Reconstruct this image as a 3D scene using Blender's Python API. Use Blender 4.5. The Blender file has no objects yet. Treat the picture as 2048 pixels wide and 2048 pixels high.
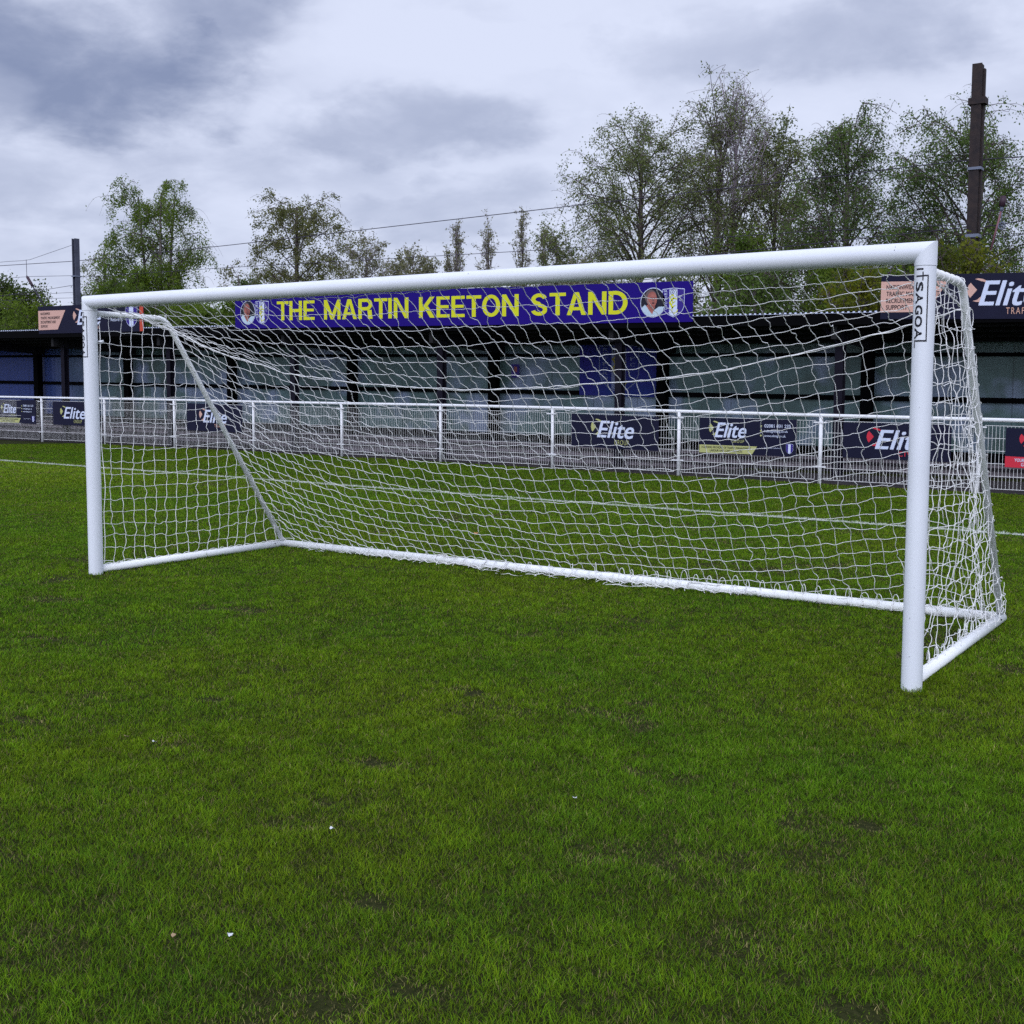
import bpy, math, random
import numpy as np
from mathutils import Matrix, Vector
random.seed(7)
RNG = np.random.default_rng(11)
SC = bpy.context.scene
COL = SC.collection

# ------------------------------------------------------------------ camera
YAW, PITCH, ROLL = -0.5801745, -0.0828374, 0.006224
CAM = (9.239137, -6.741755, 1.685787)
cy, sy, cp, sp = math.cos(YAW), math.sin(YAW), math.cos(PITCH), math.sin(PITCH)
fwd = Vector((sy * cp, cy * cp, sp)); rgt = Vector((cy, -sy, 0)); up = rgt.cross(fwd)
cr, sr = math.cos(ROLL), math.sin(ROLL)
r2 = cr * rgt + sr * up; u2 = -sr * rgt + cr * up
cam = bpy.data.cameras.new('camera'); camo = bpy.data.objects.new('camera', cam); COL.objects.link(camo)
camo.matrix_world = Matrix(((r2.x, u2.x, -fwd.x, CAM[0]), (r2.y, u2.y, -fwd.y, CAM[1]), (r2.z, u2.z, -fwd.z, CAM[2]), (0, 0, 0, 1)))
cam.sensor_width = 36; cam.lens = 2337.66 / 2048 * 36
cam.shift_x = -41.547 / 2048; cam.shift_y = -42.305 / 2048
cam.clip_start = 0.05; cam.clip_end = 3000
SC.camera = camo

# ------------------------------------------------------------------ world
SUN_EL, SUN_AZ = math.radians(37), math.radians(160)     # azimuth from +Y clockwise: behind the camera
world = bpy.data.worlds.new('World'); SC.world = world; world.use_nodes = True
wt = world.node_tree; wn = wt.nodes; wl = wt.links
for n in list(wn): wn.remove(n)


def WM(op, a, b=None, c=None, clamp=False):
    n = wn.new('ShaderNodeMath'); n.operation = op; n.use_clamp = clamp
    for i, v in enumerate((a, b, c)):
        if v is None: continue
        if isinstance(v, (int, float)): n.inputs[i].default_value = v
        else: wl.new(v, n.inputs[i])
    return n.outputs[0]


out = wn.new('ShaderNodeOutputWorld'); bg = wn.new('ShaderNodeBackground')
sky = wn.new('ShaderNodeTexSky'); sky.sky_type = 'NISHITA'; sky.sun_disc = False
sky.sun_elevation = SUN_EL; sky.sun_rotation = SUN_AZ
tc = wn.new('ShaderNodeTexCoord'); sep = wn.new('ShaderNodeSeparateXYZ'); wl.new(tc.outputs['Generated'], sep.inputs[0])
X, Y, Z = sep.outputs
az = WM('MULTIPLY', WM('ARCTAN2', X, Y), 57.2958); el = WM('MULTIPLY', WM('ARCSINE', Z), 57.2958)
# cloud sheet: direction projected on a flat layer, so clouds foreshorten towards the horizon
den = WM('ADD', WM('MAXIMUM', Z, 0.0), 0.30)
cmb = wn.new('ShaderNodeCombineXYZ'); wl.new(WM('DIVIDE', X, den), cmb.inputs[0]); wl.new(WM('DIVIDE', Y, den), cmb.inputs[1])


def wnoise(scale, detail, rough, vec, dist=0.0):
    n = wn.new('ShaderNodeTexNoise'); n.inputs['Scale'].default_value = scale; n.inputs['Detail'].default_value = detail
    n.inputs['Roughness'].default_value = rough; n.inputs['Distortion'].default_value = dist
    wl.new(vec, n.inputs['Vector']); return n.outputs['Fac']


n1 = wnoise(1.9, 7, 0.52, cmb.outputs[0], 0.25)
n2 = wnoise(5.0, 6, 0.55, cmb.outputs[0], 0.3)
n3 = wnoise(14.0, 6, 0.6, cmb.outputs[0], 0.4)
nz = WM('ADD', WM('ADD', WM('MULTIPLY', WM('SUBTRACT', n1, 0.5), 3.0), WM('MULTIPLY', WM('SUBTRACT', n2, 0.5), 2.4)), WM('MULTIPLY', WM('SUBTRACT', n3, 0.5), 0.8))
# warp the layer so that no cloud keeps a round outline
wofs = wn.new('ShaderNodeVectorMath'); wofs.operation = 'ADD'; wl.new(cmb.outputs[0], wofs.inputs[0]); wofs.inputs[1].default_value = (7.3, 2.1, 4.4)
w1 = wnoise(2.6, 5, 0.55, wofs.outputs[0]); wofs2 = wn.new('ShaderNodeVectorMath'); wofs2.operation = 'ADD'; wl.new(cmb.outputs[0], wofs2.inputs[0]); wofs2.inputs[1].default_value = (1.3, 8.1, 9.4)
w2 = wnoise(3.2, 5, 0.55, wofs2.outputs[0])
az = WM('ADD', az, WM('MULTIPLY', WM('SUBTRACT', w1, 0.5), 14.0)); el = WM('ADD', el, WM('MULTIPLY', WM('SUBTRACT', w2, 0.5), 5.5))
# the separate darker cloud bases: (azimuth, elevation, half width, half height, depth)
CL = [(-57.0, 14.4, 9.5, 3.3, 0.80), (-50.0, 16.4, 5.0, 1.6, 0.55), (-38.4, 12.3, 4.4, 1.5, 0.40), (-43.0, 10.0, 4.5, 1.3, 0.22),
      (-38.0, 8.6, 6.0, 1.2, 0.40), (-21.0, 16.4, 9.0, 2.0, 0.36), (-55, 9.5, 6.5, 1.8, 0.24), (-30, 18, 6, 2, 0.10), (-12, 9, 6, 3, 0.2)]
acc = None
for a0, e0, ra, re, dk in CL:
    dx = WM('MULTIPLY', WM('SUBTRACT', az, a0), 1 / ra); dy = WM('MULTIPLY', WM('SUBTRACT', el, e0), 1 / re)
    d = WM('ADD', WM('ADD', WM('MULTIPLY', dx, dx), WM('MULTIPLY', dy, dy)), nz)
    mr = wn.new('ShaderNodeMapRange'); mr.interpolation_type = 'SMOOTHSTEP'
    mr.inputs['From Min'].default_value = 2.1; mr.inputs['From Max'].default_value = 0.1
    mr.inputs['To Min'].default_value = 0; mr.inputs['To Max'].default_value = dk; wl.new(d, mr.inputs['Value'])
    acc = mr.outputs[0] if acc is None else WM('MAXIMUM', acc, mr.outputs[0])
dark = WM('ADD', acc, WM('ADD', 0.15, WM('MULTIPLY', WM('MULTIPLY', nz, -1.0), 0.26)), clamp=True)
# thinner, brighter breaks between the cloud bases
for a0, e0, ra, re, dk in [(-34.5, 17.5, 9, 3.5, .22), (-38, 8.6, 8, 1.6, .16), (-60, 12.3, 3, 1.6, .25), (-20, 10.5, 12, 2.6, .14)]:
    dx = WM('MULTIPLY', WM('SUBTRACT', az, a0), 1 / ra); dy = WM('MULTIPLY', WM('SUBTRACT', el, e0), 1 / re)
    d = WM('ADD', WM('ADD', WM('MULTIPLY', dx, dx), WM('MULTIPLY', dy, dy)), nz)
    mr = wn.new('ShaderNodeMapRange'); mr.interpolation_type = 'SMOOTHSTEP'
    mr.inputs['From Min'].default_value = 1.9; mr.inputs['From Max'].default_value = 0.0
    mr.inputs['To Min'].default_value = 0; mr.inputs['To Max'].default_value = dk; wl.new(d, mr.inputs['Value'])
    dark = WM('SUBTRACT', dark, mr.outputs[0], clamp=True)
mix = wn.new('ShaderNodeMix'); mix.data_type = 'RGBA'; wl.new(dark, mix.inputs['Factor'])
mix.inputs['A'].default_value = (7.45, 8.0, 9.9, 1); mix.inputs['B'].default_value = (2.5, 3.0, 4.7, 1)
# overcast sky is brighter overhead than near the horizon
br = WM('ADD', 1.0, WM('MULTIPLY', WM('MAXIMUM', WM('SUBTRACT', Z, 0.33), 0), 0.45))
# broad low sky glow on the sun's side, added to brighten camera-facing surfaces
dt = wn.new('ShaderNodeVectorMath'); dt.operation = 'DOT_PRODUCT'; wl.new(tc.outputs['Generated'], dt.inputs[0])
dt.inputs[1].default_value = (math.sin(SUN_AZ) * math.cos(0.2), math.cos(SUN_AZ) * math.cos(0.2), math.sin(0.2))
br = WM('ADD', br, WM('MULTIPLY', WM('POWER', WM('MAXIMUM', dt.outputs['Value'], 0.0), 1.5), 1.3))
sc = wn.new('ShaderNodeVectorMath'); sc.operation = 'SCALE'; wl.new(mix.outputs['Result'], sc.inputs[0]); wl.new(br, sc.inputs['Scale'])
mx2 = wn.new('ShaderNodeMix'); mx2.data_type = 'RGBA'; mx2.inputs['Factor'].default_value = 0.94
wl.new(sky.outputs[0], mx2.inputs['A']); wl.new(sc.outputs[0], mx2.inputs['B'])
wl.new(mx2.outputs['Result'], bg.inputs['Color']); bg.inputs['Strength'].default_value = 0.1
wl.new(bg.outputs[0], out.inputs[0])

sun = bpy.data.lights.new('sun', 'SUN'); sun.energy = 0.8; sun.angle = math.radians(25); sun.color = (1, 0.97, 0.93)
suno = bpy.data.objects.new('sun', sun); COL.objects.link(suno)
sd = Vector((math.sin(SUN_AZ) * math.cos(SUN_EL), math.cos(SUN_AZ) * math.cos(SUN_EL), math.sin(SUN_EL)))
suno.rotation_euler = sd.to_track_quat('Z', 'Y').to_euler(); suno.location = (0, -10, 30)
SC.view_settings.view_transform = 'Standard'; SC.view_settings.look = 'None'
SC.view_settings.exposure = 0.0; SC.view_settings.gamma = 1; SC.view_settings.use_curve_mapping = False
SC.cycles.use_denoising = False
SC.cycles.max_bounces = 6; SC.cycles.diffuse_bounces = 3; SC.cycles.transparent_max_bounces = 6


# ------------------------------------------------------------------ helpers
def srgb(r, g, b):
    f = lambda c: (c / 255 / 12.92) if c / 255 <= 0.04045 else ((c / 255 + 0.055) / 1.055) ** 2.4
    return (f(r), f(g), f(b))


def mat(name, col, rough=0.6, metal=0.0, var=0.0, vscale=3.0, col2=None, bump=0.0, bscale=40, spec=0.3, detail=4, trans=0.0, stretch=None):
    m = bpy.data.materials.new(name); m.use_nodes = True; nt = m.node_tree; n = nt.nodes; l = nt.links
    p = n['Principled BSDF']; p.inputs['Roughness'].default_value = rough; p.inputs['Metallic'].default_value = metal
    p.inputs['Specular IOR Level'].default_value = spec
    p.inputs['Base Color'].default_value = (*col, 1)
    geo = n.new('ShaderNodeNewGeometry'); vec = geo.outputs['Position']
    if stretch:
        mp = n.new('ShaderNodeMapping'); mp.inputs['Scale'].default_value = stretch; l.new(vec, mp.inputs['Vector']); vec = mp.outputs[0]
    if var or col2:
        t = n.new('ShaderNodeTexNoise'); t.inputs['Scale'].default_value = vscale; t.inputs['Detail'].default_value = detail
        t.inputs['Roughness'].default_value = 0.6; l.new(vec, t.inputs['Vector'])
        r = n.new('ShaderNodeMapRange'); r.inputs['From Min'].default_value = 0.32; r.inputs['From Max'].default_value = 0.68
        l.new(t.outputs['Fac'], r.inputs['Value'])
        x = n.new('ShaderNodeMix'); x.data_type = 'RGBA'; l.new(r.outputs[0], x.inputs['Factor'])
        c2 = col2 or tuple(c * (1 - var) for c in col)
        x.inputs['A'].default_value = (*col, 1); x.inputs['B'].default_value = (*c2, 1)
        l.new(x.outputs['Result'], p.inputs['Base Color'])
    if bump:
        t = n.new('ShaderNodeTexNoise'); t.inputs['Scale'].default_value = bscale; t.inputs['Detail'].default_value = 4; l.new(vec, t.inputs['Vector'])
        b = n.new('ShaderNodeBump'); b.inputs['Strength'].default_value = bump; b.inputs['Distance'].default_value = 0.01
        l.new(t.outputs['Fac'], b.inputs['Height']); l.new(b.outputs[0], p.inputs['Normal'])
    if trans:
        tr = n.new('ShaderNodeBsdfTranslucent'); ms = n.new('ShaderNodeMixShader'); ms.inputs[0].default_value = trans
        src = p.inputs['Base Color'].links
        if src: l.new(src[0].from_socket, tr.inputs['Color'])
        else: tr.inputs['Color'].default_value = (*col, 1)
        o = [q for q in n if q.type == 'OUTPUT_MATERIAL'][0]
        l.new(p.outputs[0], ms.inputs[1]); l.new(tr.outputs[0], ms.inputs[2]); l.new(ms.outputs[0], o.inputs[0])
    return m


M = {}
M['post'] = mat('white_powder_coat', (.75, .78, .84), 0.38, var=.05, vscale=2.5)
M['tube'] = mat('white_tube', (.89, .91, .92), 0.42, var=.04, vscale=5)
M['net'] = mat('white_cord', (.86, .86, .86), 0.8)
M['ink'] = mat('black_ink', srgb(22, 22, 34), 0.5)
M['hole'] = mat('dark_hole', (.02, .02, .02), 0.8)
M['fence'] = mat('fence_white', (.82, .83, .86), 0.5, var=.10, vscale=4)
M['wire'] = mat('fence_wire_white', (.84, .84, .84), 0.6, var=.12, vscale=2)
M['steel'] = mat('dark_steel', srgb(26, 24, 36), 0.7, var=.3, spec=.1)
M['black'] = mat('black_steel', srgb(6, 6, 8), 0.8, spec=.05)
M['roofw'] = mat('roof_sheet', (.05, .05, .055), 0.8, var=.3, spec=.1)
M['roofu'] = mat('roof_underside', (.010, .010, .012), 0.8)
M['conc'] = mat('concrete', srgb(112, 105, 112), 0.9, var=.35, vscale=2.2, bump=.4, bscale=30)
M['concd'] = mat('concrete_riser_shaded', srgb(38, 34, 40), 0.9, var=.4, vscale=3, bump=.3)  # riser shade put into a darker copy of the concrete colour
M['navy'] = mat('navy_board', srgb(23, 24, 48), 0.6, var=.12, spec=.15)
M['blue'] = mat('blue_board', srgb(30, 8, 116), 0.6, var=.08, spec=.12)
M['yellow'] = mat('yellow_print', srgb(205, 208, 26), 0.5)
M['white'] = mat('white_print', srgb(205, 214, 238), 0.5)
M['peach'] = mat('peach_print', srgb(208, 166, 152), 0.5)
M['khaki'] = mat('khaki_print', srgb(176, 178, 116), 0.5)
M['red'] = mat('red_print', srgb(200, 42, 62), 0.5)
M['orange'] = mat('orange_print', srgb(190, 72, 50), 0.5)
M['pink'] = mat('pink_text', srgb(205, 160, 140), 0.5)
M['purple'] = mat('purple_print', srgb(48, 28, 128), 0.5)
M['skin'] = mat('skin_print', srgb(176, 108, 98), 0.6, col2=srgb(130, 72, 66), vscale=7)
M['hair'] = mat('hair_print', srgb(98, 82, 84), 0.6)
M['shirt'] = mat('shirt_print', srgb(186, 206, 222), 0.6, var=.15, vscale=9)
M['photo'] = mat('photo_ground', srgb(20, 20, 36), 0.6)
M['rust'] = mat('weathered_steel', srgb(54, 44, 42), 0.8, col2=srgb(36, 31, 34), vscale=6, bump=.2)
M['galv'] = mat('galvanised', srgb(112, 120, 138), 0.55, var=.2)
M['galvd'] = mat('dull_galvanised', srgb(78, 82, 98), 0.7, var=.3)
M['cable'] = mat('cable', srgb(50, 46, 62), 0.6)
M['insul'] = mat('insulator', srgb(62, 44, 56), 0.5)
M['banner'] = mat('banner_cloth', srgb(44, 30, 128), 0.7, col2=srgb(22, 48, 120), vscale=.8)


def wall_mat():
    m = mat('wall_sheet', srgb(104, 132, 132), 0.35, col2=srgb(78, 98, 92), vscale=1.1, detail=5, trans=0.25)
    nt = m.node_tree; n = nt.nodes; l = nt.links; p = n['Principled BSDF']
    geo = n.new('ShaderNodeNewGeometry'); s = n.new('ShaderNodeSeparateXYZ'); l.new(geo.outputs['Position'], s.inputs[0])
    t = n.new('ShaderNodeTexNoise'); t.inputs['Scale'].default_value = 0.9; t.inputs['Detail'].default_value = 6; l.new(geo.outputs['Position'], t.inputs['Vector'])
    r = n.new('ShaderNodeMapRange'); r.inputs['From Min'].default_value = .5; r.inputs['From Max'].default_value = .66; l.new(t.outputs['Fac'], r.inputs['Value'])
    x = n.new('ShaderNodeMix'); x.data_type = 'RGBA'; l.new(r.outputs[0], x.inputs['Factor'])
    src = p.inputs['Base Color'].links[0].from_socket
    l.new(src, x.inputs['A']); x.inputs['B'].default_value = (*srgb(142, 156, 182), 1)
    # bluer sheets at the far left end of the stand, and lap joints between sheets
    rb = n.new('ShaderNodeMapRange'); rb.inputs['From Min'].default_value = -26.5; rb.inputs['From Max'].default_value = -31; l.new(s.outputs[0], rb.inputs['Value'])
    xb = n.new('ShaderNodeMix'); xb.data_type = 'RGBA'; l.new(rb.outputs[0], xb.inputs['Factor']); l.new(x.outputs['Result'], xb.inputs['A']); xb.inputs['B'].default_value = (*srgb(52, 72, 140), 1)
    jm = n.new('ShaderNodeMath'); jm.operation = 'PINGPONG'; l.new(s.outputs[0], jm.inputs[0]); jm.inputs[1].default_value = 0.66
    jr = n.new('ShaderNodeMapRange'); jr.inputs['From Min'].default_value = 0.0; jr.inputs['From Max'].default_value = 0.022; jr.inputs['To Min'].default_value = .5; l.new(jm.outputs[0], jr.inputs['Value'])
    sc_ = n.new('ShaderNodeVectorMath'); sc_.operation = 'SCALE'; l.new(xb.outputs['Result'], sc_.inputs[0]); l.new(jr.outputs[0], sc_.inputs['Scale'])
    l.new(sc_.outputs[0], p.inputs['Base Color'])
    for q in n:
        if q.type == 'BSDF_TRANSLUCENT': l.new(sc_.outputs[0], q.inputs['Color'])
    return m


M['wall'] = wall_mat()


class MB:
    def __init__(s): s.v = []; s.f = []; s.m = []; s.sm = []

    def add(s, vs, fs, mi=0, smooth=False):
        b = len(s.v); s.v += [tuple(float(c) for c in p) for p in vs]
        for f in fs: s.f.append([b + i for i in f]); s.m.append(mi); s.sm.append(smooth)

    def box(s, x0, x1, y0, y1, z0, z1, mi=0, fn=None):
        vs = [(x, y, z) for z in (z0, z1) for y in (y0, y1) for x in (x0, x1)]
        if fn: vs = [fn(*p) for p in vs]
        s.add(vs, [(0, 2, 3, 1), (4, 5, 7, 6), (0, 1, 5, 4), (2, 6, 7, 3), (0, 4, 6, 2), (1, 3, 7, 5)], mi)

    def tube(s, pts, r, n=8, mi=0, cap=True, smooth=True, closed=False):
        P = np.array(pts, float); k = len(P); R_ = np.full(k, r) if np.isscalar(r) else np.array(r, float)
        T = np.gradient(P, axis=0)
        if closed: T = np.roll(P, -1, 0) - np.roll(P, 1, 0)
        T /= np.linalg.norm(T, axis=1)[:, None] + 1e-12
        a = np.array([0, 0, 1.0]) if abs(T[0, 2]) < .8 else np.array([1.0, 0, 0])
        u = np.cross(T[0], a); u /= np.linalg.norm(u); U = np.zeros((k, 3)); U[0] = u
        for i in range(1, k):
            u = u - T[i] * (u @ T[i]); u /= np.linalg.norm(u) + 1e-12; U[i] = u
        V = np.cross(T, U); an = np.arange(n) * 2 * math.pi / n
        ring = P[:, None, :] + R_[:, None, None] * (np.cos(an)[None, :, None] * U[:, None, :] + np.sin(an)[None, :, None] * V[:, None, :])
        fs = []
        for i in range(k if closed else k - 1):
            for j in range(n):
                a_ = i * n + j; b_ = i * n + (j + 1) % n; i2 = (i + 1) % k
                fs.append((a_, b_, i2 * n + (j + 1) % n, i2 * n + j))
        if cap and not closed: fs += [tuple(range(n))[::-1], tuple(range((k - 1) * n, k * n))]
        s.add(ring.reshape(-1, 3), fs, mi, smooth)

    def build(s, name, mats, parent=None, loc=None):
        me = bpy.data.meshes.new(name); me.from_pydata(s.v, [], s.f)
        if not isinstance(mats, (list, tuple)): mats = [mats]
        for m in mats: me.materials.append(m)
        me.polygons.foreach_set('material_index', s.m); me.polygons.foreach_set('use_smooth', s.sm)
        me.validate(); me.update()
        o = bpy.data.objects.new(name, me); COL.objects.link(o)
        if parent is not None:
            o.parent = parent
            o.matrix_parent_inverse = Matrix.Translation(-Vector(parent['_w'])) if '_w' in parent else Matrix.Identity(4)
        return o


def tag(o, label=None, cat=None, group=None, kind=None):
    if label: o['label'] = label
    if cat: o['category'] = cat
    if group: o['group'] = group
    if kind: o['kind'] = kind
    return o


def thing(name, label, cat, loc=(0, 0, 0), group=None):
    o = bpy.data.objects.new(name, None); COL.objects.link(o); o.location = loc; o.empty_display_size = .2
    WLOC[o.name] = Vector(loc)
    return tag(o, label, cat, group)


WLOC = {}


def part(mb, name, mats, parent, sub=False):
    o = mb.build(name, mats)
    o.parent = parent
    root = parent if parent.name in WLOC else parent.parent
    if parent.name in WLOC: o.matrix_parent_inverse = Matrix.Translation(-WLOC[parent.name])
    return o          # sub-parts share their part's space, no extra offset


def np_mesh(name, V, quads, tris, mats, parent=None, color=None, mi=None):
    me = bpy.data.meshes.new(name); nq, nt_ = len(quads), len(tris)
    me.vertices.add(len(V)); me.vertices.foreach_set('co', np.asarray(V, np.float32).ravel())
    idx = np.concatenate([np.asarray(quads, np.int32).ravel(), np.asarray(tris, np.int32).ravel()])
    me.loops.add(len(idx)); me.loops.foreach_set('vertex_index', idx)
    ls = np.concatenate([np.arange(nq) * 4, nq * 4 + np.arange(nt_) * 3]).astype(np.int32)
    me.polygons.add(nq + nt_); me.polygons.foreach_set('loop_start', ls)
    if not isinstance(mats, (list, tuple)): mats = [mats]
    for m in mats: me.materials.append(m)
    if mi is not None: me.polygons.foreach_set('material_index', np.asarray(mi, np.int32))
    me.update(calc_edges=True)
    if color is not None:
        at = me.color_attributes.new('tint', 'FLOAT_COLOR', 'POINT')
        at.data.foreach_set('color', np.concatenate([color, np.ones((len(color), 1))], 1).astype(np.float32).ravel())
    o = bpy.data.objects.new(name, me); COL.objects.link(o)
    if parent is not None:
        o.parent = parent
        if parent.name in WLOC: o.matrix_parent_inverse = Matrix.Translation(-WLOC[parent.name])
    return o


_tc = {}


def text2d(s, offset=0.0, shear=0.0, spacing=1.0):
    offset = 0.0
    key = (s, offset, shear, spacing)
    if key not in _tc:
        cu = bpy.data.curves.new('lettering', 'FONT'); cu.body = s; cu.offset = offset; cu.shear = shear
        cu.space_character = spacing; cu.resolution_u = 3
        ob = bpy.data.objects.new('lettering', cu); COL.objects.link(ob)
        bpy.context.view_layer.update()
        me = bpy.data.meshes.new_from_object(ob.evaluated_get(bpy.context.evaluated_depsgraph_get()))
        v = np.array([tuple(p.co)[:2] for p in me.vertices]); f = [tuple(p.vertices) for p in me.polygons]
        bpy.data.objects.remove(ob); bpy.data.curves.remove(cu); bpy.data.meshes.remove(me)
        _tc[key] = (v, f)
    v, f = _tc[key]
    return v.copy(), f


# ------------------------------------------------------------------ 2-D value noise for the turf
def vnoise(x, y, seed):
    r = np.random.default_rng(seed).random((256, 256)); xi = np.floor(x).astype(int); yi = np.floor(y).astype(int)
    fx = x - xi; fy = y - yi; fx = fx * fx * (3 - 2 * fx); fy = fy * fy * (3 - 2 * fy)
    g = lambda a, b: r[a % 256, b % 256]
    return (g(xi, yi) * (1 - fx) + g(xi + 1, yi) * fx) * (1 - fy) + (g(xi, yi + 1) * (1 - fx) + g(xi + 1, yi + 1) * fx) * fy


def fbm(x, y, seed, oct=4):
    a = 0; w = 1; t = 0
    for i in range(oct): a = a + w * vnoise(x * 2 ** i + 17 * i, y * 2 ** i + 31 * i, seed + i); t += w; w *= .55
    return a / t


# ------------------------------------------------------------------ ground
FENCE = [(-25.48, 16.67, 1.462), (-22.36, 16.77, 1.446), (-19.02, 16.73, 1.435), (-15.48, 16.57, 1.415), (-11.9, 16.3, 1.403),
         (-8.35, 15.96, 1.396), (-4.88, 15.6, 1.372), (-1.55, 15.25, 1.342), (1.59, 14.95, 1.308), (4.54, 14.7, 1.285)]
FX = [p[0] for p in FENCE]; FY = [p[1] for p in FENCE]
LINE = lambda x: 9.78 + (x + 17) * (8.42 - 9.78) / 23.48     # touchline centre y at x


def ground_mat():
    m = mat('turf_soil', srgb(60, 62, 34), 0.95, col2=srgb(30, 38, 14), vscale=38, bump=.9, bscale=130, spec=.05, detail=10)
    return m


g = MB(); g.add([(-900, -900, 0), (900, -900, 0), (900, 1500, 0), (-900, 1500, 0)], [(0, 1, 2, 3)])
tag(g.build('ground', ground_mat()), kind='structure')
pm = MB()
ys = [16.8, 16.95, 16.9, 16.72, 16.45, 16.1, 15.75, 15.4, 15.1, 14.85]
xs = FX[:]
xs2 = [-60] + xs + [25]; ys2 = [ys[0]] + [y - .02 for y in FY] + [FY[-1] - 1.5]
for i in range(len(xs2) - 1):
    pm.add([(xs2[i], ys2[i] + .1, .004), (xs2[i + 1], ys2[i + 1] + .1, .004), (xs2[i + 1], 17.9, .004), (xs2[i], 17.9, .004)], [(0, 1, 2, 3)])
tag(pm.build('path', mat('path_concrete_shaded', srgb(62, 56, 58), .95, col2=srgb(38, 34, 36), vscale=2.5, bump=.5)), kind='structure')  # path darkened all over to carry the shadow of the steps in its colour


def grass():
    cx, cyy = CAM[0], CAM[1]
    th0, th1 = YAW - math.radians(31), YAW + math.radians(31)
    out = []
    D0, P = 5.0, 1.55; dens0 = 24000
    for d0, d1 in [(2.5, 3.5), (3.5, 4.5), (4.5, 6), (6, 8), (8, 11), (11, 15), (15, 20), (20, 27), (27, 40)]:
        dm = (d0 * d1) ** .5; dens = dens0 * min(1.0, (D0 / dm) ** P)
        n = int(dens * .5 * (th1 - th0) * (d1 * d1 - d0 * d0))
        d = np.sqrt(RNG.random(n) * (d1 * d1 - d0 * d0) + d0 * d0); t = th0 + RNG.random(n) * (th1 - th0)
        out.append(np.stack([cx + np.sin(t) * d, cyy + np.cos(t) * d, d], 1))
    A = np.concatenate(out)
    fy = np.interp(A[:, 0], FX, FY); A = A[(A[:, 1] < fy - .02)]
    x, y, d = A.T
    # worn places
    bare = fbm(x * 2.3, y * 2.3, 5, 4); bare = np.clip((bare - .66) / .10, 0, 1) * np.clip(fbm(x * .5, y * .5, 50, 2) * 2 - .45, 0, 1)
    for bx, by, r in [(7.08, -4.45, .16), (7.22, -4.27, .13), (6.86, -2.23, .12), (4.31, -2.44, .12), (5.81, -2.77, .13), (6.0, -3.3, .10), (6.75, -3.9, .10), (8.3, -3.7, .12), (5.4, -1.5, .14), (7.9, -2.3, .10)]:
        bare = np.maximum(bare, np.clip(1.25 - np.hypot((x - bx), (y - by) * 1.6) / (r * .85) - (fbm(x * 14, y * 14, 9, 2) - .5) * 1.8, 0, 1) * 1.4)
    edge = np.clip(1 - (fy[:0].size if 0 else (np.interp(x, FX, FY) - y)) / .45, 0, 1) * (fbm(x * 1.7, y * 1.7, 77, 3) > .42)
    keep = RNG.random(len(x)) > np.maximum(bare * .58, edge * .7)
    x, y, d, bare, edge = x[keep], y[keep], d[keep], bare[keep], edge[keep]
    n = len(x)
    clump = fbm(x * 11, y * 11, 21, 3); big = fbm(x * .55, y * .55, 33, 3); mid = fbm(x * 2.4, y * 2.4, 63, 4)
    h = (.013 + .009 * RNG.random(n)) * (.55 + .95 * clump) * (1 - .5 * bare); tall = RNG.random(n) < .03; h[tall] *= 1.5
    wd = .0019 * (0.75 + .5 * RNG.random(n)) * np.maximum(1, (d / 4.2)) ** .95
    h = h * np.maximum(1, d / 14) ** .3
    th = RNG.random(n) * 2 * np.pi + (fbm(x * 3, y * 3, 71, 2) - .5) * 5; # mowers miss the grass hard against the frame: longer tufts there
    gd = np.minimum(np.minimum(np.hypot(x, y), np.hypot(x - 7.44, y)), np.where((y > 0) & (y < 2.42), np.minimum(np.abs(x), np.abs(x - 7.44)), 9))
    gd = np.minimum(gd, np.where((x > 0) & (x < 7.44), np.abs(y - 2.39), 9)); h = h * (1 + 1.1 * np.clip((.13 - gd) / .08, 0, 1) * RNG.random(n))
    lean = h * (.35 + 1.35 * RNG.random(n))
    ld = np.stack([np.cos(th), np.sin(th)], 1); ta = th + np.pi / 2 + (RNG.random(n) - .5) * 1.2
    wv = np.stack([np.cos(ta), np.sin(ta)], 1) * (wd / 2)[:, None]
    B = np.stack([x, y], 1); V = np.zeros((n, 5, 3), np.float32)
    V[:, 0, :2] = B - wv; V[:, 1, :2] = B + wv; V[:, 0:2, 2] = .0
    mp = B + ld * (lean * .42)[:, None]
    V[:, 2, :2] = mp + wv * .85; V[:, 3, :2] = mp - wv * .85; V[:, 2:4, 2] = (h * .62)[:, None]
    V[:, 4, :2] = B + ld * lean[:, None]; V[:, 4, 2] = h * .95
    # blade colours: mid green, dark blue-green, yellow-green and straw, in patches
    r = RNG.random(n)
    g1 = np.array(GR1); g2 = np.array(GR2); g3 = np.array(GR3); g4 = np.array(GR4)
    k = np.clip((mid - .5) * 1.9 + (r - .5) * 1.1 + .55, 0, 1)[:, None]
    c = g2 * (1 - k) + g1 * k
    yk = np.clip((big - .5) * 1.3 + (RNG.random(n) - .5) * 1.1 + .36, 0, 1)[:, None]; c = c * (1 - yk * .75) + g3 * yk * .75
    dead = (RNG.random(n) < (.045 + .35 * bare + .5 * edge + .10 * (clump < .42)))
    c[dead] = g4 * (.45 + .75 * RNG.random((dead.sum(), 1)))
    c *= (.55 + .80 * RNG.random((n, 1))) * (.58 + .84 * clump[:, None]) * (.85 + .3 * fbm(x * 4.5, y * 4.5, 120, 3)[:, None])
    # paler turf between line and goal far left, darker band by the fence
    nf = np.clip((y - LINE(x)) / 1.0, 0, 1)[:, None] * .16; c = c * (1 - nf)
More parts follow.
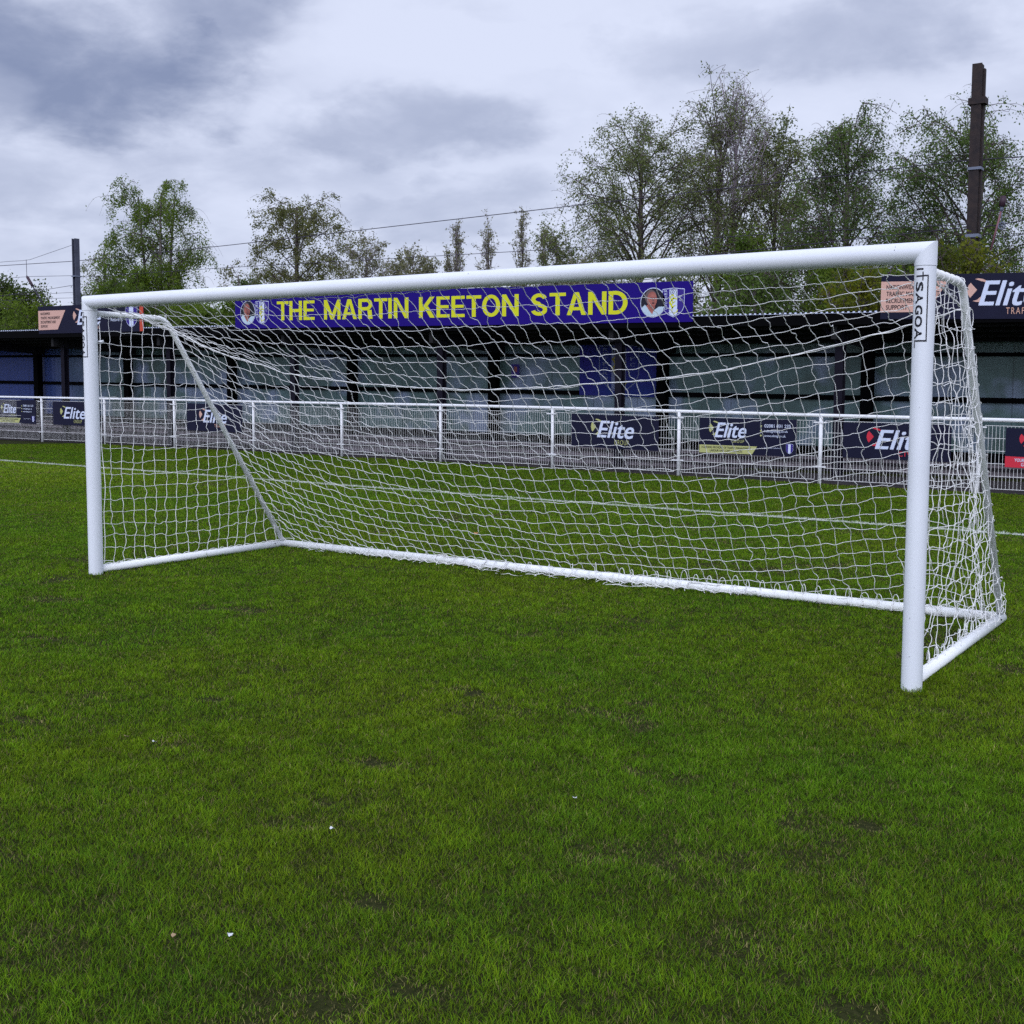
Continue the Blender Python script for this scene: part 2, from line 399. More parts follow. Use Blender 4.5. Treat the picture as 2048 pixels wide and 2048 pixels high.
    lw = np.clip((-9 - x) / 6, 0, 1) * np.clip((LINE(x) - y) / .6, 0, 1); c = c * (1 + lw[:, None] * np.array([.5, .35, .9]))
    # chalk on the touchline
    dl = np.abs(y - LINE(x)) + (fbm(x * 9, y * 9, 91, 3) - .5) * .09
    ch = (np.clip((.115 - dl) / .05, 0, 1) * (.35 + .65 * RNG.random(n)))[:, None]
    c = c * (1 - ch) + np.array([.74, .76, .74]) * ch
    tint = np.repeat(c[:, None, :], 5, 1)
    b = (np.arange(n) * 5)[:, None]
    quads = b + np.array([[0, 1, 2, 3]]); tris = b + np.array([[3, 2, 4]])
    m = bpy.data.materials.new('grass_blade'); m.use_nodes = True; nn = m.node_tree.nodes; l = m.node_tree.links
    p = nn['Principled BSDF']; p.inputs['Roughness'].default_value = .7; p.inputs['Specular IOR Level'].default_value = .06
    a = nn.new('ShaderNodeVertexColor'); a.layer_name = 'tint'; l.new(a.outputs[0], p.inputs['Base Color'])
    tr = nn.new('ShaderNodeBsdfTranslucent'); l.new(a.outputs[0], tr.inputs['Color']); ms = nn.new('ShaderNodeMixShader'); ms.inputs[0].default_value = .3
    l.new(p.outputs[0], ms.inputs[1]); l.new(tr.outputs[0], ms.inputs[2]); l.new(ms.outputs[0], nn['Material Output'].inputs[0])
    o = np_mesh('grass', V.reshape(-1, 3), quads, tris, m, color=tint.reshape(-1, 3))
    tag(o, 'short mown green turf of the pitch with straw coloured flecks', 'grass', kind='stuff')
    print('BLADES', n)


GR1 = (.112, .232, .008); GR2 = (.068, .166, .009); GR3 = (.172, .230, .008); GR4 = (.27, .24, .09)
grass()
# chalked touchline as its own thin sheet under the blades
tl = MB(); N = 160; X0, X1 = -36, 14
for i in range(N):
    a = X0 + (X1 - X0) * i / N; b = X0 + (X1 - X0) * (i + 1) / N; w = .055
    tl.add([(a, LINE(a) - w, .004), (b, LINE(b) - w, .004), (b, LINE(b) + w, .004), (a, LINE(a) + w, .004)], [(0, 1, 2, 3)])
tag(tl.build('touchline', mat('chalk', (.72, .74, .72), .9, var=.3, vscale=12)), kind='structure')


# ------------------------------------------------------------------ stand
T = lambda x, z: z - 0.0112 * (x + 14)
st = thing('grandstand', 'long low black roofed terrace stand with grey green sheet back wall behind the fence', 'grandstand', (-14, 18.5, 0))
XA, XB = -41.5, 12.0
skew = lambda x, y, z: (x, y, T(x, z) if z > .05 else z)
FC = [-25.22 + 5.265 * k for k in range(-3, 7)]; BC = [-25.48 + 5.265 * k for k in range(-3, 8)]
for i, (y0, zt) in enumerate([(17.9, .14), (18.75, .28), (19.6, .41)]):
    b = MB(); z0 = .0 if i == 0 else -.1
    y1 = [18.75, 19.6, 20.6][i]
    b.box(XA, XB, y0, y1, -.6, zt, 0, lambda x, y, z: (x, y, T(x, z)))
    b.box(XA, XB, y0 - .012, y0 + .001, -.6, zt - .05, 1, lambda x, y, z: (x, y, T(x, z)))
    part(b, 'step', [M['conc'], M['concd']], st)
for x in FC:
    b = MB()
    for dx0, dx1, dy0, dy1 in [(-.09, .09, -.09, -.075), (-.09, .09, .075, .09), (-.012, .012, -.075, .075)]:
        b.box(x + dx0, x + dx1, 17.4 + dy0, 17.4 + dy1, 0, 3.42, 0, skew)
    b.add([(x - .09, 17.4, T(x, 2.95)), (x - .5, 17.4, T(x, 3.36)), (x - .42, 17.4, T(x, 3.36)), (x - .09, 17.4, T(x, 3.06)),
           (x - .09, 17.46, T(x, 2.95)), (x - .5, 17.46, T(x, 3.36)), (x - .42, 17.46, T(x, 3.36)), (x - .09, 17.46, T(x, 3.06))],
          [(0, 1, 2, 3), (7, 6, 5, 4), (0, 4, 5, 1), (3, 2, 6, 7)])
    part(b, 'column', M['steel'], st)
for x in BC:
    b = MB(); b.box(x - .13, x + .13, 20.0, 20.22, 0, 3.2, 0, skew); part(b, 'column', M['black'], st)
for z, h in [(2.76, .085), (1.74, .12), (.44, .20)]:
    b = MB(); b.box(XA, XB, 20.225, 20.32, z, z + h, 0, skew); part(b, 'wall_rail', M['black'], st)
for i in range(len(BC) - 1):
    b = MB(); xs_ = np.arange(BC[i], BC[i + 1] - .001, .0585); n = len(xs_)
    # shallow box-profile sheeting
    pr = []
    for k, xx in enumerate(xs_): pr.append((xx, 20.36 + (.0035 if (k // 2) % 2 else 0)))
    pr.append((BC[i + 1], 20.36))
    vs = [(a, c, T(a, .3)) for a, c in pr] + [(a, c, T(a, 3.3)) for a, c in pr]; L = len(pr)
    b.add(vs, [(j, j + 1, L + j + 1, L + j) for j in range(L - 1)])
    part(b, 'wall_panel', M['wall'], st)
# roof: corrugated sheet falling to the back, dark soffit with purlins, pale profile ends
b = MB(); per = .112; n = int((XB - XA) / per * 4)
xx = np.linspace(XA, XB, n + 1); zz = .016 * np.sin(xx / per * 2 * math.pi)
vs = [(a, 16.86, T(a, 3.56 + c)) for a, c in zip(xx, zz)] + [(a, 20.75, T(a, 3.30 + c)) for a, c in zip(xx, zz)]
b.add(vs, [(j, j + 1, n + 2 + j, n + 1 + j) for j in range(n)], 0)
part(b, 'roof', M['roofw'], st)
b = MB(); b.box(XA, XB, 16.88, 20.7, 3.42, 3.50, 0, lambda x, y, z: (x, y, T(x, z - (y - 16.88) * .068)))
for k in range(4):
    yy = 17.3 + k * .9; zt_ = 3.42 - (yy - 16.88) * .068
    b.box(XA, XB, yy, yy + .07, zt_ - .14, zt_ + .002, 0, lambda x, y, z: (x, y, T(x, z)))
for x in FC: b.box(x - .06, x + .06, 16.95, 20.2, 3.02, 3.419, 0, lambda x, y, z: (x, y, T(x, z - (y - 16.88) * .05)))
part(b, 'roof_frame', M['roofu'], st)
b = MB(); b.box(XA, XB, 16.80, 16.876, 3.30, 3.53, 0, skew); part(b, 'fascia', M['black'], st)
b = MB(); vs = []; nk = int((XB - XA) / per)
for k in range(nk):
    a = XA + k * per
    for xx_, hh_ in ((a, .003), (a + .030, .003), (a + .034, .030), (a + .078, .030), (a + .082, .003)):
        vs += [(xx_, 16.785, T(xx_, 3.535)), (xx_, 16.785, T(xx_, 3.537 + hh_))]
L = len(vs) // 2
b.add(vs, [(2 * j, 2 * j + 2, 2 * j + 3, 2 * j + 1) for j in range(L - 1)])
part(b, 'roof_edge_filler', M['white'], st)


# ------------------------------------------------------------------ boards with printed graphics
class Board:
    """printed sheet between x0 and x1; zb0,zt0 at x0 and zb1,zt1 at x1; y from y0 to y1"""
    def __init__(s, name, label, cat, x0, x1, y0, y1, zb0, zt0, zb1, zt1, mat_, group=None, thick=.02):
        s.x0, s.x1, s.y0, s.y1 = x0, x1, y0, y1; s.zb0, s.zb1 = zb0, zb1; s.zt0, s.zt1 = zt0, zt1
        s.slope = ((zb1 - zb0) + (zt1 - zt0)) / 2 / (x1 - x0)
        s.t = thing(name, label, cat, ((x0 + x1) / 2, (y0 + y1) / 2, (zb0 + zb1) / 2), group)
        b = MB()
        f = lambda x, z, o: s.P(x, z, o)
        c = [(x0, zb0), (x1, zb1), (x1, zt1), (x0, zt0)]
        vs = [f(x, z, 0) for x, z in c] + [f(x, z, -thick) for x, z in c]
        b.add(vs, [(0, 1, 2, 3), (7, 6, 5, 4), (0, 4, 5, 1), (1, 5, 6, 2), (2, 6, 7, 3), (3, 7, 4, 0)])
        part(b, 'panel', mat_, s.t)

    def P(s, x, z, off):
        k = (x - s.x0) / (s.x1 - s.x0); dx, dy = s.x1 - s.x0, s.y1 - s.y0; L = math.hypot(dx, dy)
        return (x + dy / L * off, s.y0 + dy * k - dx / L * off, z)

    def text(s, txt, x0, z0, x1, h, m, off=.004, bold=.0, shear=0.0, sp=1.0, mb=None, mi=0, fat=0.0):
        v, f = text2d(txt, bold, shear, sp); a, c = v.min(0), v.max(0)
        ref, _ = text2d('H', bold, 0, sp); capt = ref[:, 1].max(); base = ref[:, 1].min()
        own = mb is None; mb = mb or MB()
        u = (v[:, 0] - a[0]) / (c[0] - a[0]); w = (v[:, 1] - base) / (capt - base)
        xs = x0 + u * (x1 - x0); zs = z0 + w * h + s.slope * (xs - x0)
        mb.add([s.P(p, q, off) for p, q in zip(xs, zs)], f, mi)
        fat = fat or bold * h * 1.3      # heavier weight: the same outline struck again slightly to each side
        if fat:
            for i_, (d_, e_) in enumerate(((-fat, .6 * fat), (fat, -.6 * fat), (-fat, -.6 * fat), (fat, .6 * fat))):
                mb.add([s.P(p + d_, q + e_, off - .0005 * (i_ + 1)) for p, q in zip(xs, zs)], f, mi)
        if own: part(mb, 'lettering', m, s.t)

    def poly(s, pts, m, off=.003, name='graphic', mb=None, mi=0):
        own = mb is None; mb = mb or MB()
        mb.add([s.P(x, z, off) for x, z in pts], [tuple(range(len(pts)))], mi)
        if own: part(mb, name, m, s.t)

    def swoosh(s, x0, z0, h, m, shear=.0):
        # leaf, upper crescent and lower wedge left of the word; unit = letter height
        sh = [[(-.37, .94), (-.47, .80), (-.50, .62), (-.46, .44), (-.37, .31), (-.10, .64)],
              [(-.20, 1.09), (-.08, 1.12), (.08, 1.10), (.22, 1.04), (.32, .97), (.20, .96), (.05, 1.0)],
              [(-.28, .18), (-.10, .22), (.07, .37), (.03, .13), (-.12, .14)]]
        b = MB()
        for p in sh: s.poly([(x0 + u * h, z0 + w * h + s.slope * u * h) for u, w in p], m, mb=b)
        part(b, 'emblem', m, s.t)

    def elite(s, x0, z0, x1, h, m):
        s.text('Elite', x0, z0, x1, h, M['white'], off=.006, bold=.018, shear=.28)
        s.swoosh(x0, z0, h, m)

    def crest(s, x0, x1, z0, z1, letters=True, mats=None, off=.003):
        """club shield: white outline, purple field, white stripe with yellow monogram"""
        w = x1 - x0; h = z1 - z0; xc = (x0 + x1) / 2

        def out(k):
            q = [(-.5, .96), (0, 1.0), (.5, .96), (.5, .38), (.42, .22), (.25, .09), (0, 0), (-.25, .09), (-.42, .22), (-.5, .38)]
            return [(xc + a * w * k, z0 + h / 2 + (b_ - .5) * h * k + s.slope * a * w) for a, b_ in q]
        b = MB()
        s.poly(out(1.0), None, off, mb=b, mi=0); s.poly(out(.955), None, off + .003, mb=b, mi=1)
        q = [(-.18, .94), (.18, .94), (.18, .10), (0, .035), (-.18, .10)]
        s.poly([(xc + a * w, z0 + c * h + s.slope * a * w) for a, c in q], None, off + .006, mb=b, mi=0)
        if letters:
            # ball
            rb = .10 * w
            for rr, mi, o in [(rb, 3, .009), (rb * .75, 0, .0115), (rb * .32, 3, .014)]:
                s.poly([(xc - .05 * w + rr * math.cos(t * math.pi / 6), z0 + .85 * h + rr * math.sin(t * math.pi / 6)) for t in range(12)], None, off + o, mb=b, mi=mi)
            for ch, dx, zc in [('R', -.11, .56), ('F', -.13, .37), ('C', -.07, .15)]:
                v, f = text2d(ch, .05, .0); a_, c_ = v.min(0), v.max(0); uv = (v - a_) / (c_ - a_) - .5
                ang = .6; uv = uv @ np.array([[math.cos(ang), math.sin(ang)], [-math.sin(ang), math.cos(ang)]])
                b.add([s.P(xc + (dx + .12) * w + p[0] * .27 * w, z0 + (zc + .1) * h + p[1] * .27 * h, off + .010) for p in uv], f, 2)
            for j, ch in enumerate('RETFORD'):
                zc = z0 + (.86 - j * .098) * h; s.text(ch, xc - .40 * w, zc, xc - .27 * w, .065 * h, None, off + .008, .01, mb=b, mi=0)
            for j, ch in enumerate('FC'):
                zc = z0 + (.66 - j * .12) * h; s.text(ch, xc + .28 * w, zc, xc + .40 * w, .07 * h, None, off + .008, .01, mb=b, mi=0)
        part(b, 'crest', mats or [M['white'], M['purple'], M['yellow'], M['ink']], s.t)

    def portrait(s, xc, zc, r, rz):
        b = MB(); E = lambda cx_, cz_, a, c, n=28, t0=0, t1=2: [(cx_ + a * math.cos(t0 * math.pi + (t1 - t0) * math.pi * t / n), cz_ + c * math.sin(t0 * math.pi + (t1 - t0) * math.pi * t / n)) for t in range(n + (1 if t1 - t0 < 2 else 0))]
        s.poly(E(xc, zc, r, rz), None, .003, mb=b, mi=0); s.poly(E(xc, zc, r * .95, rz * .95), None, .006, mb=b, mi=1)
        # shirt: chord of the disc with a V neck
        sh = E(xc, zc, r * .95, rz * .95, 20, 1.12, 1.9)
        s.poly([(xc - .62 * r, zc - .12 * rz)] + sh + [(xc + .45 * r, zc - .30 * rz), (xc + .05 * r, zc - .55 * rz), (xc - .05 * r, zc - .78 * rz), (xc - .30 * r, zc - .45 * rz)], None, .009, mb=b, mi=4)
        s.poly([(xc - .52 * r, zc - .2 * rz), (xc - .30 * r, zc - .5 * rz), (xc - .04 * r, zc - .80 * rz), (xc + .08 * r, zc - .52 * rz), (xc + .2 * r, zc - .3 * rz), (xc - .1 * r, zc)], None, .0105, mb=b, mi=2)
        s.poly(E(xc - .16 * r, zc + .36 * rz, .45 * r, .50 * rz), None, .012, mb=b, mi=3)      # hair
        s.poly(E(xc - .06 * r, zc + .20 * rz, .38 * r, .54 * rz), None, .0145, mb=b, mi=2)     # face
        for ex in (-.14, .14): s.poly(E(xc + ex * r, zc + .32 * rz, .07 * r, .035 * rz, 10), None, .017, mb=b, mi=3)
        s.poly([(xc + .0 * r, zc + .26 * rz), (xc + .10 * r, zc + .10 * rz), (xc - .02 * r, zc + .08 * rz)], None, .017, mb=b, mi=3)
        s.poly(E(xc + .03 * r, zc - .04 * rz, .12 * r, .04 * rz, 12), None, .017, mb=b, mi=1)
        part(b, 'portrait', [M['white'], M['photo'], M['skin'], M['hair'], M['shirt']], s.t)


YS = 16.78


def glyph(ch):
    """plain bold grotesque capital, unit height: list of convex quads/strips, and its width"""
    w = {'T': .62, 'H': .66, 'E': .57, 'M': .82, 'A': .72, 'R': .68, 'I': .18, 'N': .67, 'K': .70, 'O': .74, 'S': .66, 'D': .68}[ch]; t = .165; q = []
    R4 = lambda x0, x1, z0, z1: q.append([(x0, z0), (x1, z0), (x1, z1), (x0, z1)])

    def strip(pts, closed=False):
        P = np.array(pts, float); T_ = np.gradient(P, axis=0)
        if closed: T_ = np.roll(P, -1, 0) - np.roll(P, 1, 0)
        T_ /= np.linalg.norm(T_, axis=1)[:, None]; N_ = np.stack([-T_[:, 1], T_[:, 0]], 1) * t / 2; A, B_ = P + N_, P - N_
        for i in range(len(P) - (0 if closed else 1)):
            j = (i + 1) % len(P); q.append([tuple(A[i]), tuple(B_[i]), tuple(B_[j]), tuple(A[j])])
    arc = lambda cx, cz, a, b, t0, t1, n=12: [(cx + a * math.cos(math.radians(v)), cz + b * math.sin(math.radians(v))) for v in np.linspace(t0, t1, n)]
    if ch == 'T': R4(0, w, 1 - .15, 1); R4(w / 2 - t / 2, w / 2 + t / 2, 0, .85)
    if ch == 'H': R4(0, t, 0, 1); R4(w - t, w, 0, 1); R4(t, w - t, .42, .58)
    if ch == 'I': R4(0, t, 0, 1)
    if ch == 'E': R4(0, t, 0, 1); [R4(t, e, a, b) for e, a, b in ((w, .85, 1), (w - .04, .44, .58), (w, 0, .15))]
    if ch == 'M':
        R4(0, t * .92, 0, 1); R4(w - t * .92, w, 0, 1)
        q.append([(t * .92, 1), (t * .92, .55), (w / 2 - .075, 0), (w / 2, .30)]); q.append([(w - t * .92, .55), (w - t * .92, 1), (w / 2, .30), (w / 2 + .075, 0)])
        q.append([(w / 2 - .075, 0), (w / 2 + .075, 0), (w / 2, .30)])
    if ch == 'N': R4(0, t, 0, 1); R4(w - t, w, 0, 1); q.append([(t, 1), (t, .68), (w - t, 0), (w - t, .32)])
    if ch == 'A':
        q.append([(0, 0), (t * 1.02, 0), (w / 2, .76), (w / 2 - .09, 1)]); q.append([(w - t * 1.02, 0), (w, 0), (w / 2 + .09, 1), (w / 2, .76)])
        q.append([(w / 2, .76), (w / 2 + .09, 1), (w / 2 - .09, 1)]); q.append([(.215, .21), (w - .215, .21), (w - .262, .35), (.262, .35)])
    if ch == 'K': R4(0, t, 0, 1); q.append([(t, .26), (t, .52), (w - .22, 1), (w - .01, 1)]); q.append([(t + .10, .42), (w - .205, 0), (w, 0), (t + .235, .56)])
    if ch == 'O': strip(arc(w / 2, .5, w / 2 - t / 2, .5 - t / 2 + .01, 0, 352, 40), True)
    if ch == 'D': R4(0, t, 0, 1); strip([(t, 1 - .075), (.27, 1 - .075)] + arc(.27, .5, w - .27 - t / 2, .42, 88, -88, 20) + [(.27, .078), (t, .078)])
    if ch == 'R':
        R4(0, t, 0, 1); strip([(t, .925), (.36, .925)] + arc(.38, .715, .205, .21, 85, -85, 14) + [(.36, .505), (t, .505)])
        q.append([(w - .205, 0), (w - .005, 0), (w - .05, .44), (w - .25, .44)])
    if ch == 'S':
        strip(arc(w / 2, .735, .225, .182, 12, 262, 18) + arc(w / 2, .268, .235, .187, 82, -168, 18))
    return q, w


def bigtext(B, txt, x0, z0, x1, h, m, off=.005):
    cur = 0; items = []
    for ch in txt:
        if ch == ' ': cur += .40; continue
        q, w = glyph(ch); items.append((cur, q)); cur += w + (.075 if ch != 'T' else .04)
    cur -= .075; k = (x1 - x0) / cur; b = MB()
    for c, q in items:
        for i, poly in enumerate(q):
            pts = [(x0 + (c + u) * k, z0 + v * h + B.slope * (c + u) * k) for u, v in poly]
            b.add([B.P(x, z, off + .0004 * (i % 4)) for x, z in pts], [tuple(range(len(pts)))])
    part(b, 'lettering', m, B.t)


# main name board
B = Board('name_board', 'long deep blue board with yellow capitals naming the stand, between two round portraits', 'sign board', -16.39, -2.02, YS, YS, 3.492, 4.41, 3.280, 4.17, M['blue'])
bigtext(B, 'THE MARTIN KEETON STAND', -14.72, 3.674, -3.64, .525, M['yellow'])
B.portrait(-15.87, 3.925, .30, .335); B.portrait(-2.995, 3.735, .32, .33)
B.crest(-15.57, -15.04, 3.585, 4.25); B.crest(-2.76, -2.22, 3.395, 4.04)
# left roof board
B = Board('sponsor_board', 'dark navy roof board with peach panel and orange right end, beside the left goalpost', 'sign board', -25.68, -20.39, YS, YS, 3.552, 4.44, 3.515, 4.40, M['navy'], 'navy boards along the stand roof')
B.poly([(-25.68, 3.673), (-24.66, 3.673), (-24.24, 4.284), (-25.68, 4.30)], M['peach'], name='text_panel')
for tx, z, w in [('NATIONWIDE', 4.155, .50), ('TRAFFIC MANAGEMENT', 4.02, 1.03), ('RECRUITMENT AND', 3.885, .80), ('SUPPORT', 3.745, .38)]:
    B.text(tx, -25.55, z, -25.55 + w, .085, M['ink'], off=.007, bold=.012)
B.elite(-23.62, 3.80, -22.45, .46, M['peach'])
B.text('TRAFFIC', -23.0, 3.64, -22.5, .10, M['pink'], sp=1.3)
B.text('Retford FC', -21.95, 3.86, -21.38, .09, M['white'], bold=.01)
B.crest(-21.24, -20.68, 3.645, 4.34, letters=False)
B.poly([(-20.575, 3.52), (-20.40, 3.52), (-20.40, 4.395), (-20.575, 4.40)], M['orange'], name='edge_strip')
# right roof board
B = Board('sponsor_board', 'dark navy roof board with peach text panel, running out of frame behind the right goalpost', 'sign board', 2.105, 7.6, YS, YS, 3.215, 4.075, 3.07, 3.93, M['navy'], 'navy boards along the stand roof')
B.poly([(2.105, 3.35), (3.03, 3.33), (3.40, 3.915), (2.105, 3.955)], M['peach'], name='text_panel')
for tx, z, w in [('NATIONWIDE', 3.795, .56), ('TRAFFIC MANAGEMENT', 3.665, 1.03), ('RECRUITMENT AND', 3.53, .84), ('SUPPORT', 3.40, .42)]:
    B.text(tx, 2.215, z, 2.215 + w, .088, M['ink'], off=.007, bold=.012)
B.elite(3.99, 3.425, 5.06, .455, M['peach'])
B.text('TRAFFIC', 4.48, 3.245, 5.03, .12, M['pink'], sp=1.3, bold=.0)


def fy(x): return float(np.interp(x, FX + [9], FY + [14.33]))


GB = 'advertising boards on the pitch fence'


def fboard(label, x0, x1, zb0, zt0, zb1, zt1):
    return Board('advertising_board', label, 'advertising board', x0, x1, fy(x0) - .062, fy(x1) - .062, zb0, zt0, zb1, zt1, M['navy'], GB, thick=.012)


def contact(B, x0, z, k=1.0):
    for i, (tx, w, h) in enumerate([('02081 831 235', .56, .062), ('hello@eliteg.co.uk', .50, .045), ('www.eliteg.co.uk', .46, .045)]):
        B.text(tx, x0, z - i * .092, x0 + w, h, M['white'], bold=.012 if i == 0 else .004)
        b = MB(); cx_ = x0 - .075
        B.poly([(cx_ + .02 * math.cos(t), z + .024 - i * .092 + .02 * math.sin(t)) for t in np.linspace(0, 2 * math.pi, 10, endpoint=False)], None, mb=b)
        part(b, 'icon', M['khaki'], B.t)


def full(B, x0, dz):
    B.elite(x0 + .36, .838 + dz, x0 + 1.06, .29, M['khaki'])
    B.text('GROUP', x0 + .74, .735 + dz, x0 + 1.02, .06, M['khaki'], sp=1.2)
    B.poly([(x0 + .004, .515 + dz), (x0 + 1.20, .515 + dz), (x0 + 1.31, .675 + dz), (x0 + .004, .675 + dz)], M['khaki'], name='text_panel')
    B.text('A LEADING PROVIDER OF TRAFFIC MANAGEMENT', x0 + .05, .608 + dz, x0 + 1.18, .042, M['ink'], off=.006, bold=.008)
    B.text('LABOUR AND CIVILS SERVICES', x0 + .25, .545 + dz, x0 + .98, .042, M['ink'], off=.006, bold=.008)
    contact(B, x0 + 1.46, 1.055 + dz)
    B.text('Proud Sponsors of Retford FC', x0 + 1.46, .645 + dz, x0 + 1.84, .022, M['white'])
    B.crest(x0 + 1.93, x0 + 2.08, .55 + dz, .75 + dz, letters=False)


B = fboard('navy and khaki banner with phone number, leftmost on the fence, left of the left goalpost', -27.87, -25.72, .60, 1.375, .588, 1.378); full(B, -27.87, .10)
B = fboard('plain navy banner with khaki mark, half hidden behind the left goalpost', -24.83, -22.5, .588, 1.342, .575, 1.33)
B.elite(-24.27, .80, -23.20, .36, M['khaki']); B.text('GROUP', -23.78, .66, -23.38, .10, M['khaki'], sp=1.2)
B = fboard('navy banner with peach mark behind the left rear goal brace', -18.35, -15.9, .552, 1.35, .524, 1.305)
B.elite(-17.60, .80, -16.55, .36, M['peach']); B.text('TRAFFIC', -17.1, .66, -16.6, .09, M['pink'], sp=1.2)
B = fboard('plain navy banner with khaki leaf mark, alone behind the middle of the net', -4.31, -2.02, .535, 1.252, .50, 1.215)
B.elite(-3.594, .755, -2.64, .355, M['khaki']); B.text('GROUP', -3.14, .60, -2.77, .105, M['khaki'], sp=1.15)
B = fboard('navy and khaki banner with phone number, behind the net right of centre', -1.03, 1.11, .502, 1.222, .498, 1.218); full(B, -1.03, 0)
B = fboard('navy banner with red mark, partly behind the right goalpost', 2.06, 4.07, .530, 1.190, .520, 1.182)
B.elite(2.69, .715, 3.68, .345, M['red']); B.text('CIVILS', 3.12, .59, 3.58, .085, M['red'], sp=1.2)
B = fboard('navy banner with red bottom strip at the right edge of the picture', 5.0, 7.1, .474, 1.155, .44, 1.12)
B.poly([(5.002, .476), (7.098, .442), (7.098, .63), (5.002, .664)], M['red'], name='edge_strip')
B.elite(5.36, .80, 6.2, .27, M['red'])
B.text('YOUR', 5.16, .575, 5.32, .055, M['white'], off=.007, bold=.01); B.text('G', 5.27, .50, 5.31, .055, M['white'], off=.007, bold=.01)

# blue club banner and small poster hung on the back wall
B = Board('club_banner', 'large blue banner with the club shield, hung on the stand back wall', 'banner', -6.95, -4.5, 20.205, 20.205, 1.66, 3.06, 1.61, 3.03, M['banner'])
B.crest(-6.35, -5.15, 1.72, 3.0, mats=[mat('faded_white', srgb(120, 128, 160), .7), M['banner'], mat('faded_yellow', srgb(150, 140, 60), .7), M['ink']])
B = Board('poster', 'small dark purple poster with faces on the stand back wall', 'poster', -9.16, -8.90, 20.21, 20.21, 2.13, 2.50, 2.13, 2.50, M['purple'])
B.poly([(-9.08, 2.30), (-8.98, 2.28), (-8.96, 2.42), (-9.06, 2.45)], M['skin'], name='graphic')

# ------------------------------------------------------------------ pitch fence
fe = thing('fence', 'white railed pitch fence with welded mesh panels in front of the stand', 'fence', (-10, 16.3, 0))
ext = [(-34.6, 16.4, 1.50), (-31.6, 16.5, 1.485), (-28.5, 16.6, 1.474)] + FENCE + [(7.4, 14.46, 1.262), (10.2, 14.22, 1.24)]
b = MB(); b.tube([(p[0], p[1], p[2]) for p in ext], .036, 10); part(b, 'top_rail', M['fence'], fe)
for p in ext:
    b = MB(); b.tube([(p[0], p[1], 0), (p[0], p[1], p[2] - .02)], .038, 10); po = part(b, 'post', M['fence'], fe)
    if -27 < p[0] < 6:
        for zc in (p[2] - .13, .33):
            b = MB(); b.box(p[0] - .13, p[0] + .13, p[1] - .052, p[1] - .040, zc - .012, zc + .012); part(b, 'clip', M['fence'], po)
for a, c in zip(ext[:-1], ext[1:]):
    b = MB(); L = math.hypot(c[0] - a[0], c[1] - a[1]); n = int((L - .2) / .0635)
    lo = .085; W_ = .0056
    P_ = lambda t, z, o=0: (a[0] + (c[0] - a[0]) * t, a[1] + (c[1] - a[1]) * t - .03 + o, z)
    tp = lambda t: a[2] + (c[2] - a[2]) * t - .10
    t0 = .10 / L; t1 = 1 - t0
    for k in range(n + 1):
        t = t0 + (t1 - t0) * k / n; q, r_ = P_(t, lo), P_(t, tp(t)); dx = W_ / 2 * (c[0] - a[0]) / L; dy = W_ / 2 * (c[1] - a[1]) / L
        vs = [(q[0] - dx, q[1] - dy - .002, q[2]), (q[0] + dx, q[1] + dy - .002, q[2]), (q[0], q[1] + .003, q[2])]
        vs += [(v[0], v[1], r_[2]) for v in vs]
        b.add(vs, [(0, 1, 4, 3), (1, 2, 5, 4), (2, 0, 3, 5)])
    H_ = tp(0) - lo
    for k in range(6):
        fz = k / 5; z0, z1 = lo + fz * (tp(t0) - lo), lo + fz * (tp(t1) - lo)
        for s_ in ((-.009, .009) if k in (0, 5) or 1 else (0,)):
            q, r_ = P_(t0, z0, s_ * .6), P_(t1, z1, s_ * .6); w = .0036
            b.add([(q[0], q[1] - .002, q[2] - w), (r_[0], r_[1] - .002, r_[2] - w), (r_[0], r_[1] - .002, r_[2] + w), (q[0], q[1] - .002, q[2] + w),
                   (q[0], q[1] + .003, q[2] - w), (r_[0], r_[1] + .003, r_[2] - w), (r_[0], r_[1] + .003, r_[2] + w), (q[0], q[1] + .003, q[2] + w)],
                  [(0, 1, 2, 3), (7, 6, 5, 4), (3, 2, 6, 7), (0, 4, 5, 1)])
    part(b, 'mesh_panel', M['wire'], fe)

# ------------------------------------------------------------------ goal
W, H = 7.44, 2.489
EA, EB = .0585, .067
goal = thing('football_goal', 'full size white freestanding football goal with box net', 'goal', (W / 2, 0, 0))


def ellrings(rings, name, parent, n=40, mt=None):
    b = MB(); vs = [p for r in rings for p in r]; fs = []
    for i in range(len(rings) - 1):
        for j in range(n): fs.append((i * n + j, i * n + (j + 1) % n, (i + 1) * n + (j + 1) % n, (i + 1) * n + j))
    b.add(vs, fs, 0, True)
    b.add(rings[0], [tuple(range(n))[::-1]]); b.add(rings[-1], [tuple(range(n))])
    return part(b, name, mt or M['post'], parent)


def postring(x, zf, k=0.0, n=40):
    return [(x + (EA + k) * math.cos(t), (EB + k) * math.sin(t), zf((EA + k) * math.cos(t))) for t in np.linspace(0, 2 * math.pi, n, endpoint=False)]


for sx, x in ((1, 0), (-1, W)):
    ellrings([postring(x, lambda c: -.01), postring(x, lambda c: H - .08)], 'post', goal)
    ellrings([postring(x, lambda c: H - .078, .0022), postring(x, lambda c: H - sx * c - .001, .0022)], 'corner_joint', goal)
bar = []
for x, s_ in ((0, -1), (W, 1)):
    bar.append([(x + s_ * (EA) * math.sin(t) * 1.0, EB * math.cos(t), H + EA * math.sin(t)) for t in np.linspace(0, 2 * math.pi, 40, endpoint=False)])
# mitre: left end x = -(z-H), right end x = W+(z-H)
ellrings(bar, 'crossbar', goal)
